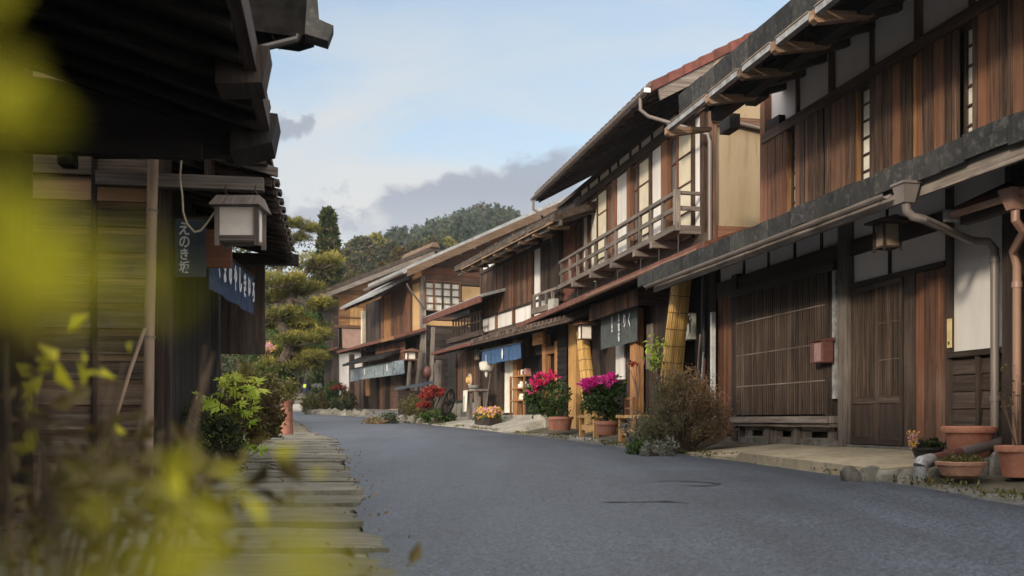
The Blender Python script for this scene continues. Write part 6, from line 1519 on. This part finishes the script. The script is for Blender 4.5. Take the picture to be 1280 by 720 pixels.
# ---- cloud-pruned pine
def pine(label, base, trunk, pads, Y, needle=.16, dens=1.0, group=None, r0=.22):
    t = thing('pruned_pine', base, label, 'pine tree', group)
    b = B(); pt = [Vector(base)]+[Vector(at(x, y, Y+dy)) for x, y, dy in trunk]
    sm = []
    for i in range(len(pt)-1):
        for k in range(4): 
            u = k/4; sm.append(pt[i].lerp(pt[i+1], u)+Vector((math.sin(i*4+k), math.cos(i*3+k), 0))*.04)
    sm.append(pt[-1]); n = len(sm); b.tube(sm, [r0*(1-.75*i/(n-1)) for i in range(n)], 9); b.build('trunk', M['bark_t'], t, smooth=True)
    bl = B(); bb = B()
    for (x, y, rx, rz, dy) in pads:
        q = Vector(at(x, y, Y+dy)); k = Y/FPX; RX, RZ = rx*k, rz*k
        near = min(sm, key=lambda p: (p-q).length); stems(bb, near, [tuple(q-Vector((0, 0, RZ*.5)))], r0*.35, .02, .2, 6)
        nsub = int(14*dens)
        for _ in range(nsub):
            a = random.uniform(0, 2*PI); rr = math.sqrt(random.random()); e = q+Vector((math.cos(a)*rr*RX, math.sin(a)*rr*RX*.8, RZ*(.3*(1-rr*rr))-RZ*.3))
            stems(bb, q-Vector((0, 0, RZ*.6)), [tuple(e)], .022, .008, .2, 4)
        m = int(230*dens*(rx/30)); 
        k5 = 7; sa5 = rng.uniform(0, 2*PI, k5); sr5 = rng.uniform(.15, .8, k5); sz5 = rng.uniform(-.35, .35, k5)*RZ; pick = rng.integers(0, k5, m)
        aa = rng.uniform(0, 2*PI, m); r2 = np.sqrt(rng.random(m)); zz = RZ*(.6*(1-r2**2)-.2)*rng.uniform(.4, 1.1, m)+sz5[pick]
        cen = np.stack([q.x+(np.cos(sa5)*sr5)[pick]*RX+np.cos(aa)*r2*RX*.42, q.y+(np.sin(sa5)*sr5)[pick]*RX*.8+np.sin(aa)*r2*RX*.4, q.z+zz], 1)
        for w in range(9):
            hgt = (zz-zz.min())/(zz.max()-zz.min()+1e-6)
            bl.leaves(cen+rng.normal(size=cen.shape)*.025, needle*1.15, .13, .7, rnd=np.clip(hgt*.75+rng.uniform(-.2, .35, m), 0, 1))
    bl.build('needles', M['l_pine'], t); bb.build('branches', M['bark_t'], t)
    return t
Y = 30
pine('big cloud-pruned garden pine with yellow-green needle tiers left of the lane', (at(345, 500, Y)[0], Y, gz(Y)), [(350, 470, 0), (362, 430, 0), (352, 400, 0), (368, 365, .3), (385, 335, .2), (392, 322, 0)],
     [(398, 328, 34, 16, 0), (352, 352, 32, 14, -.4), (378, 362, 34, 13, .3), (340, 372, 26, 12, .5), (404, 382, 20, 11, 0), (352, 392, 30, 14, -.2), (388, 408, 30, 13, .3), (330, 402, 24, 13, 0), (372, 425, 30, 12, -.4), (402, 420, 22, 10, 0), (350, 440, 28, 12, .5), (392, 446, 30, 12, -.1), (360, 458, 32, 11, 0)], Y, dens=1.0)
Y = 42
pine('taller open pine with a leaning top seen above the eave on the left', (at(330, 500, Y)[0], Y, gz(Y)), [(335, 440, 0), (345, 380, 0), (352, 330, 0), (366, 300, 0), (378, 285, 0)],
     [(368, 280, 18, 9, 0), (388, 286, 15, 7, 0), (348, 300, 26, 12, 0), (376, 298, 12, 6, .3), (330, 305, 20, 12, 0), (340, 326, 24, 12, 0)], Y, needle=.2, dens=.8, r0=.2)
# ---- columnar cypress and hillside trees
def conifer(t, base, h, r, n, mat, leaf, cone=1.2, trunk=True, up=-.1, lay=9):
    v = rng.random(n)**.8; a = rng.uniform(0, 2*PI, n); prof = (1-v)**(1/cone)*(.72+.28*np.abs(np.sin(v*lay*PI)))*np.minimum(1, v*6+.5)
    rr = prof*r*np.sqrt(rng.uniform(.35, 1.05, n))
    P_ = np.stack([base[0]+np.cos(a)*rr, base[1]+np.sin(a)*rr, base[2]+h*(.06+.94*v)], 1)
    b = B(); tv = np.stack([np.cos(a)*1.2, np.sin(a)*1.2, np.full(n, up)], 1); b.leaves(P_, leaf, .5, 0, tilt=tv); b.build('crown', M[mat], t)
    if trunk: b = B(); b.tube([base, (base[0], base[1], base[2]+h*.92)], [max(.06, h*.014), .02], 6); b.build('trunk', M['bark_t'], t)
Y = 62; c = (at(410, 500, Y)[0], Y, gz(Y))
t = thing('cypress', c, 'tall narrow dark cypress rising behind the pruned pine', 'cypress'); conifer(t, c, zrow(Y, 263)-c[2], 1.15, 9000, 'l_cyp', .34, cone=2.6, up=.9, lay=14)

# weeds, moss and fallen leaves along the edges of the road
b = B(); C = []
for _ in range(5200):
    y = random.uniform(3, 30); s_ = random.random()
    if s_ < .55: x = lerp(RR, y)+abs(random.gauss(0, .14))+.02; 
    else: x = lerp(RL, y)-1.75-abs(random.gauss(0, .35))
    if mnoise.noise(Vector((x*.8, y*.9, 4))) < -.05: continue
    C.append((x, y, gz(y)+random.uniform(.0, .05)))
b.leaves(np.array(C), .05, .4, .9); tag(b.build('roadside_weeds', M['l_moss'], None), 'low weeds and moss along both edges of the road', 'weeds', kind='stuff')
b = B(); C = []
for _ in range(650):
    y = random.uniform(4, 34); s_ = random.random()
    x = (lerp(RL, y)+random.gauss(.02, .12)) if s_ < .5 else (lerp(RR, y)+random.gauss(.05, .18)) if s_ < .85 else lerp(RL, y)-random.uniform(0, 1.6)
    C.append((x, y, gz(y)+.024))
b.leaves(np.array(C), .03, .6, 0, fold=.03); tag(b.build('fallen_leaves', M['l_dry'], None), 'small dry fallen leaves scattered along the road edges', 'fallen leaves', kind='stuff')
# ================================================================== HILL FOREST
def bigtrees():
    spec = [(432, 300, 105, 2.9, 'l_wood'), (452, 284, 110, 4.0, 'l_wood'), (470, 280, 118, 3.6, 'l_pine'), (490, 290, 112, 3.4, 'l_wood'), (500, 298, 104, 2.6, 'l_olive'), (520, 290, 115, 3.2, 'l_wood'), (478, 318, 92, 2.2, 'l_olive'), (445, 330, 90, 2.6, 'l_olive'), (425, 318, 96, 2.2, 'l_wood'), (540, 283, 122, 3.6, 'l_wood'), (560, 285, 130, 3.4, 'l_pine'), (462, 322, 88, 2.0, 'l_wood'), (508, 318, 90, 2.1, 'l_pine')]
    desc = ['wide layered pine', 'tall layered evergreen', 'spreading pale green pine', 'deep green conifer', 'thin brownish tree', 'dark upright conifer', 'bare russet tree', 'low grey-brown leafless tree', 'small dark evergreen', 'broad dark conifer', 'yellowish pine', 'short dark fir', 'small pale pine']
    pos = ['at the left foot of the hill', 'nearest above the cypress', 'beside the tallest at the hill foot', 'above the yellow roof tip', 'among the hillside pines', 'above the fifth house roof', 'low on the slope', 'above the fifth house eave', 'right of the cypress', 'on the middle slope', 'on the right middle slope', 'just behind the fifth house roof', 'just behind the fifth house ridge']
    for (px, py, Y, r, m), d, q in zip(spec, desc, pos):
        x = at(px, 500, Y)[0]; z = ground_z(x, Y); zt = CZ+(HY-py-14)/FPX*Y; r *= 1.25
        t = thing('hill_tree', (x, Y, z), d+' '+q, 'tree', 'larger trees at the foot of the hill')
        conifer(t, (x, Y, z), max(4, zt-z), r, 5200, m, .5, cone=random.uniform(1.6, 3), up=random.uniform(-.1, .5), lay=random.choice([4, 5, 7]))
def forest():
    b = B(); bt = B(); cnt = 0
    vals = {'dark': (.0, .35), 'mid': (.25, .55), 'yel': (.55, .75), 'red': (.76, .86), 'blu': (.88, 1.0)}
    while cnt < 2600:
        Y = random.uniform(110, 400); px = random.uniform(300, 760)
        x = (px-640)/FPX*Y
        if x > -2 and Y < 130: continue
        z = ground_z(x, Y)
        k = random.random(); kind = 'dark' if k < .5 else 'mid' if k < .74 else 'yel' if k < .90 else 'red' if k < .95 else 'blu'
        h = random.uniform(5.5, 10)*(1.15 if kind in ('dark', 'blu') else .8); r = h*random.uniform(.17, .26)*(1 if kind in ('dark', 'blu') else 1.5)
        n = int(150 if Y > 180 else 260); a = rng.uniform(0, 2*PI, n); v = rng.random(n)**.9
        prof = (1-v)**1.0 if kind in ('dark', 'blu') else np.sqrt(np.clip(1-(2*v-1)**2, 0, 1))
        rr = prof*r*np.sqrt(rng.uniform(.3, 1.1, n)); P_ = np.stack([x+np.cos(a)*rr, Y+np.sin(a)*rr, z+h*(.1+.9*v)], 1)
        lo, hi = vals[kind]; b.leaves(P_, h*.10 if Y > 180 else h*.08, .6, 0, tilt=np.stack([np.cos(a), np.sin(a), np.full(n, -.1)], 1), rnd=np.clip(rng.uniform(lo, hi)+rng.uniform(-.07, .07, n), 0, 1)); cnt += 1
    o = b.build('hill_forest', M['l_wood'], None); tag(o, 'mixed autumn forest covering the hill behind the houses', 'forest', kind='stuff')
bigtrees(); forest()
# ================================================================== BLURRED BRANCHES CLOSE TO THE LENS
def near_bush():
    t = thing('foreground_shrub', (-.5, .75, gz(.7)), 'out of focus yellow-green leafy shrub right in front of the viewer on the left', 'shrub')
    b = B(); st = B(); dk = B()
    def cluster(px, py, Y, spx, spy, n, size, bb=b, up=.1, dy=.06):
        for _ in range(n):
            p = at(random.gauss(px, spx), random.gauss(py, spy), Y+random.uniform(-dy, dy)); bb.leaves(np.array([p]), size, .5, up)
    for n_, (px, py, sx, sy) in ((4, (-32, 110, 8, 50)), (7, (-28, 260, 14, 60)), (5, (25, 350, 42, 28)), (3, (140, 370, 40, 18)), (3, (0, 712, 40, 12)), (3, (200, 690, 40, 20)), (3, (300, 690, 50, 20)), (2, (420, 715, 30, 5))):
        cluster(px, py, .155, sx, sy, n_*2, .0125, dy=.012)
    cluster(230, 650, .3, 50, 35, 9, .016); cluster(270, 610, .6, 35, 25, 6, .022)
    cluster(110, 480, 1.5, 50, 40, 7, .04, b); cluster(60, 460, 1.4, 40, 40, 10, .05, b)
    cluster(150, 620, 1.3, 100, 50, 190, .04, dk, dy=.4); cluster(60, 580, 1.5, 60, 60, 90, .045, dk, dy=.3); cluster(240, 620, 1.5, 45, 25, 40, .045, dk, dy=.3); cluster(378, 576, .7, 14, 10, 4, .02, b)
    root = (-.62, 1.25, gz(1.2))
    tips = [at(random.uniform(-20, 280), random.uniform(420, 620), random.uniform(.9, 1.9)) for _ in range(26)]+[at(random.gauss(40, 50), random.uniform(250, 400), .24) for _ in range(4)]+[at(random.uniform(100, 380), random.uniform(640, 710), .3) for _ in range(4)]
    stems(st, root, tips, .008, .002, .12, 5)
    b.build('leaves', M['l_yellow'], t); dk.build('dark_leaves', M['l_olive'], t); st.build('stems', M['twig'], t)
near_bush()
# ================================================================== AIR
mh = bpy.data.materials.new('haze'); mh.use_nodes = True; nth = mh.node_tree; nth.nodes.clear()
vo = nth.nodes.new('ShaderNodeVolumePrincipled'); vo.inputs['Density'].default_value = .00045; vo.inputs['Color'].default_value = (.72, .78, .86, 1); vo.inputs['Anisotropy'].default_value = .3
oo = nth.nodes.new('ShaderNodeOutputMaterial'); nth.links.new(vo.outputs[0], oo.inputs['Volume'])
M['haze'] = mh
b = B(); b.box(-905, 905, -45, 705, -2.5, 95); tag(b.build('haze', mh, None), 'thin autumn haze hanging over the street and the hill', 'haze', kind='stuff')
# ================================================================== CAMERA, SKY, SUN
cam = bpy.data.cameras.new('camera'); co = bpy.data.objects.new('camera', cam); COL.objects.link(co)
co.location = (0, 0, CZ); co.rotation_euler = (R(90), 0, 0)
cam.sensor_width = 36; cam.lens = 35; cam.shift_y = (HY-360)/1280; cam.clip_end = 3000; cam.clip_start = .05
cam.dof.use_dof = True; cam.dof.focus_distance = 13; cam.dof.aperture_fstop = 2.8
scene.camera = co
SUN_EL, SUN_AZ = 18, 216        # azimuth measured clockwise from +Y (view direction): behind the camera, to the left
world = bpy.data.worlds.new('World'); scene.world = world; world.use_nodes = True
nt = world.node_tree; nt.nodes.clear()
sky = nd(nt, 'ShaderNodeTexSky', sky_type='NISHITA', sun_disc=False, sun_elevation=R(SUN_EL), sun_rotation=R(SUN_AZ), air_density=1.0, dust_density=1.2, ozone_density=1.6)
tc = nd(nt, 'ShaderNodeTexCoord').outputs['Generated']
sep = nd(nt, 'ShaderNodeSeparateXYZ', {0: tc}); X_, Y_, Z_ = sep.outputs
def M2(op, a, b=0.0):
    n = nd(nt, 'ShaderNodeMath', operation=op)
    for i, v in enumerate((a, b)):
        if isinstance(v, bpy.types.NodeSocket): nt.links.new(v, n.inputs[i])
        else: n.inputs[i].default_value = v
    return n.outputs[0]
ysafe = M2('MAXIMUM', Y_, .08); U_ = M2('DIVIDE', X_, ysafe); V_ = M2('DIVIDE', Z_, ysafe)
front = maprange(nt, Y_, .05, .35, 0, 1)
uv_ = nd(nt, 'ShaderNodeCombineXYZ', {0: U_, 1: V_}).outputs[0]
nA_ = nd(nt, 'ShaderNodeTexNoise', {'Vector': nd(nt, 'ShaderNodeMapping', {'Vector': uv_, 'Scale': (9, 20, 1)}).outputs[0], 'Scale': 1.0, 'Detail': 7, 'Roughness': .58, 'Distortion': .4}).outputs[0]
nB_ = nd(nt, 'ShaderNodeTexNoise', {'Vector': nd(nt, 'ShaderNodeMapping', {'Vector': uv_, 'Scale': (3.2, 11, 1), 'Location': (1.7, .6, 0), 'Rotation': (0, 0, -.12)}).outputs[0], 'Scale': 1.0, 'Detail': 8, 'Roughness': .55, 'Distortion': .8}).outputs[0]
nE_ = nd(nt, 'ShaderNodeTexNoise', {'Vector': nd(nt, 'ShaderNodeMapping', {'Vector': uv_, 'Scale': (26, 34, 1)}).outputs[0], 'Scale': 1.0, 'Detail': 9, 'Roughness': .6, 'Distortion': .3}).outputs[0]
def cloud(cx, cy, rx, ry, tilt, gain=1.5, soft=.7):
    du = M2('DIVIDE', M2('SUBTRACT', U_, cx), rx)
    dv = M2('DIVIDE', M2('SUBTRACT', M2('SUBTRACT', V_, cy), M2('MULTIPLY', M2('SUBTRACT', U_, cx), tilt)), ry)
    d_ = M2('SQRT', M2('ADD', M2('MULTIPLY', du, du), M2('MULTIPLY', dv, dv)))
    v = M2('ADD', M2('SUBTRACT', 1.0, d_), M2('MULTIPLY', M2('SUBTRACT', nE_, .5), gain*3.2))
    return maprange(nt, v, 0, soft, 0, 1)
veil = maprange(nt, V_, .31, .42, .97, .48)
veil = M2('MULTIPLY', veil, maprange(nt, nB_, .36, .60, .35, 1))
blue = mixc(nt, 1.0, scalecol(nt, sky.outputs[0], .92), (.98, .99, .92), 'MULTIPLY')
colr = mixc(nt, veil, blue, (2.75, 2.88, 2.98))
nO_ = M2('SUBTRACT', nE_, .5)
edge = M2('ADD', M2('ADD', .2535, M2('MULTIPLY', M2('ADD', U_, .05), .22)), M2('MULTIPLY', nO_, .055))
bank = M2('MULTIPLY', maprange(nt, M2('SUBTRACT', edge, V_), .0, .012, 0, 1), maprange(nt, M2('ADD', U_, M2('MULTIPLY', nO_, .09)), -.150, -.125, 0, 1))
bank = M2('MULTIPLY', bank, maprange(nt, M2('ADD', U_, M2('MULTIPLY', nO_, .09)), .05, .085, 1, 0))
bank = M2('MULTIPLY', bank, maprange(nt, V_, .19, .23, .72, 1))
rim = M2('MULTIPLY', maprange(nt, M2('SUBTRACT', V_, edge), -.01, .045, 1, 0), maprange(nt, M2('ABSOLUTE', M2('ADD', U_, .12)), .06, .20, .9, 0))
colr = mixc(nt, M2('MULTIPLY', M2('MULTIPLY', rim, front), maprange(nt, nB_, .35, .6, .3, 1)), colr, (3.05, 3.05, 3.0))
g1_ = M2('MAXIMUM', bank, cloud(-.225, .296, .026, .012, -.05, 1.2, .4))
g1_ = M2('MAXIMUM', g1_, M2('MULTIPLY', cloud(-.20, .205, .085, .022, .05, 1.6), .75))
g1_ = M2('MAXIMUM', g1_, M2('MULTIPLY', cloud(-.12, .195, .12, .022, .0, 1.6), .45))
g1_ = M2('MULTIPLY', M2('MULTIPLY', g1_, front), .92)
colr = mixc(nt, g1_, colr, (1.45, 1.62, 1.95))
# added fill light: bright unseen cloud deck overhead and behind the viewer
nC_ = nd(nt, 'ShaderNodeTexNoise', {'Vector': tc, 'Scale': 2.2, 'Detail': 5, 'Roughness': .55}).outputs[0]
fill_deck = M2('MULTIPLY', M2('MAXIMUM', maprange(nt, Z_, .45, .72, 0, 1), maprange(nt, Y_, .25, -.25, 0, 1)), maprange(nt, nC_, .32, .55, .55, 1))
colr = mixc(nt, fill_deck, colr, (9.7, 9.2, 8.8))
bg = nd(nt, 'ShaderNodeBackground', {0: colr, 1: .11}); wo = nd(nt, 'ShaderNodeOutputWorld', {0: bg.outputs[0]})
sl = bpy.data.lights.new('sun', 'SUN'); so = bpy.data.objects.new('sun', sl); COL.objects.link(so)
sl.energy = 1.55; sl.angle = R(5); sl.color = (1, .86, .68)
d = Vector((math.sin(R(SUN_AZ))*math.cos(R(SUN_EL)), math.cos(R(SUN_AZ))*math.cos(R(SUN_EL)), math.sin(R(SUN_EL))))
so.rotation_euler = d.to_track_quat('Z', 'Y').to_euler(); so.location = (0, -5, 20)
vs = scene.view_settings; vs.view_transform = 'Standard'; vs.look = 'None'; vs.exposure = 1.22; vs.gamma = 1
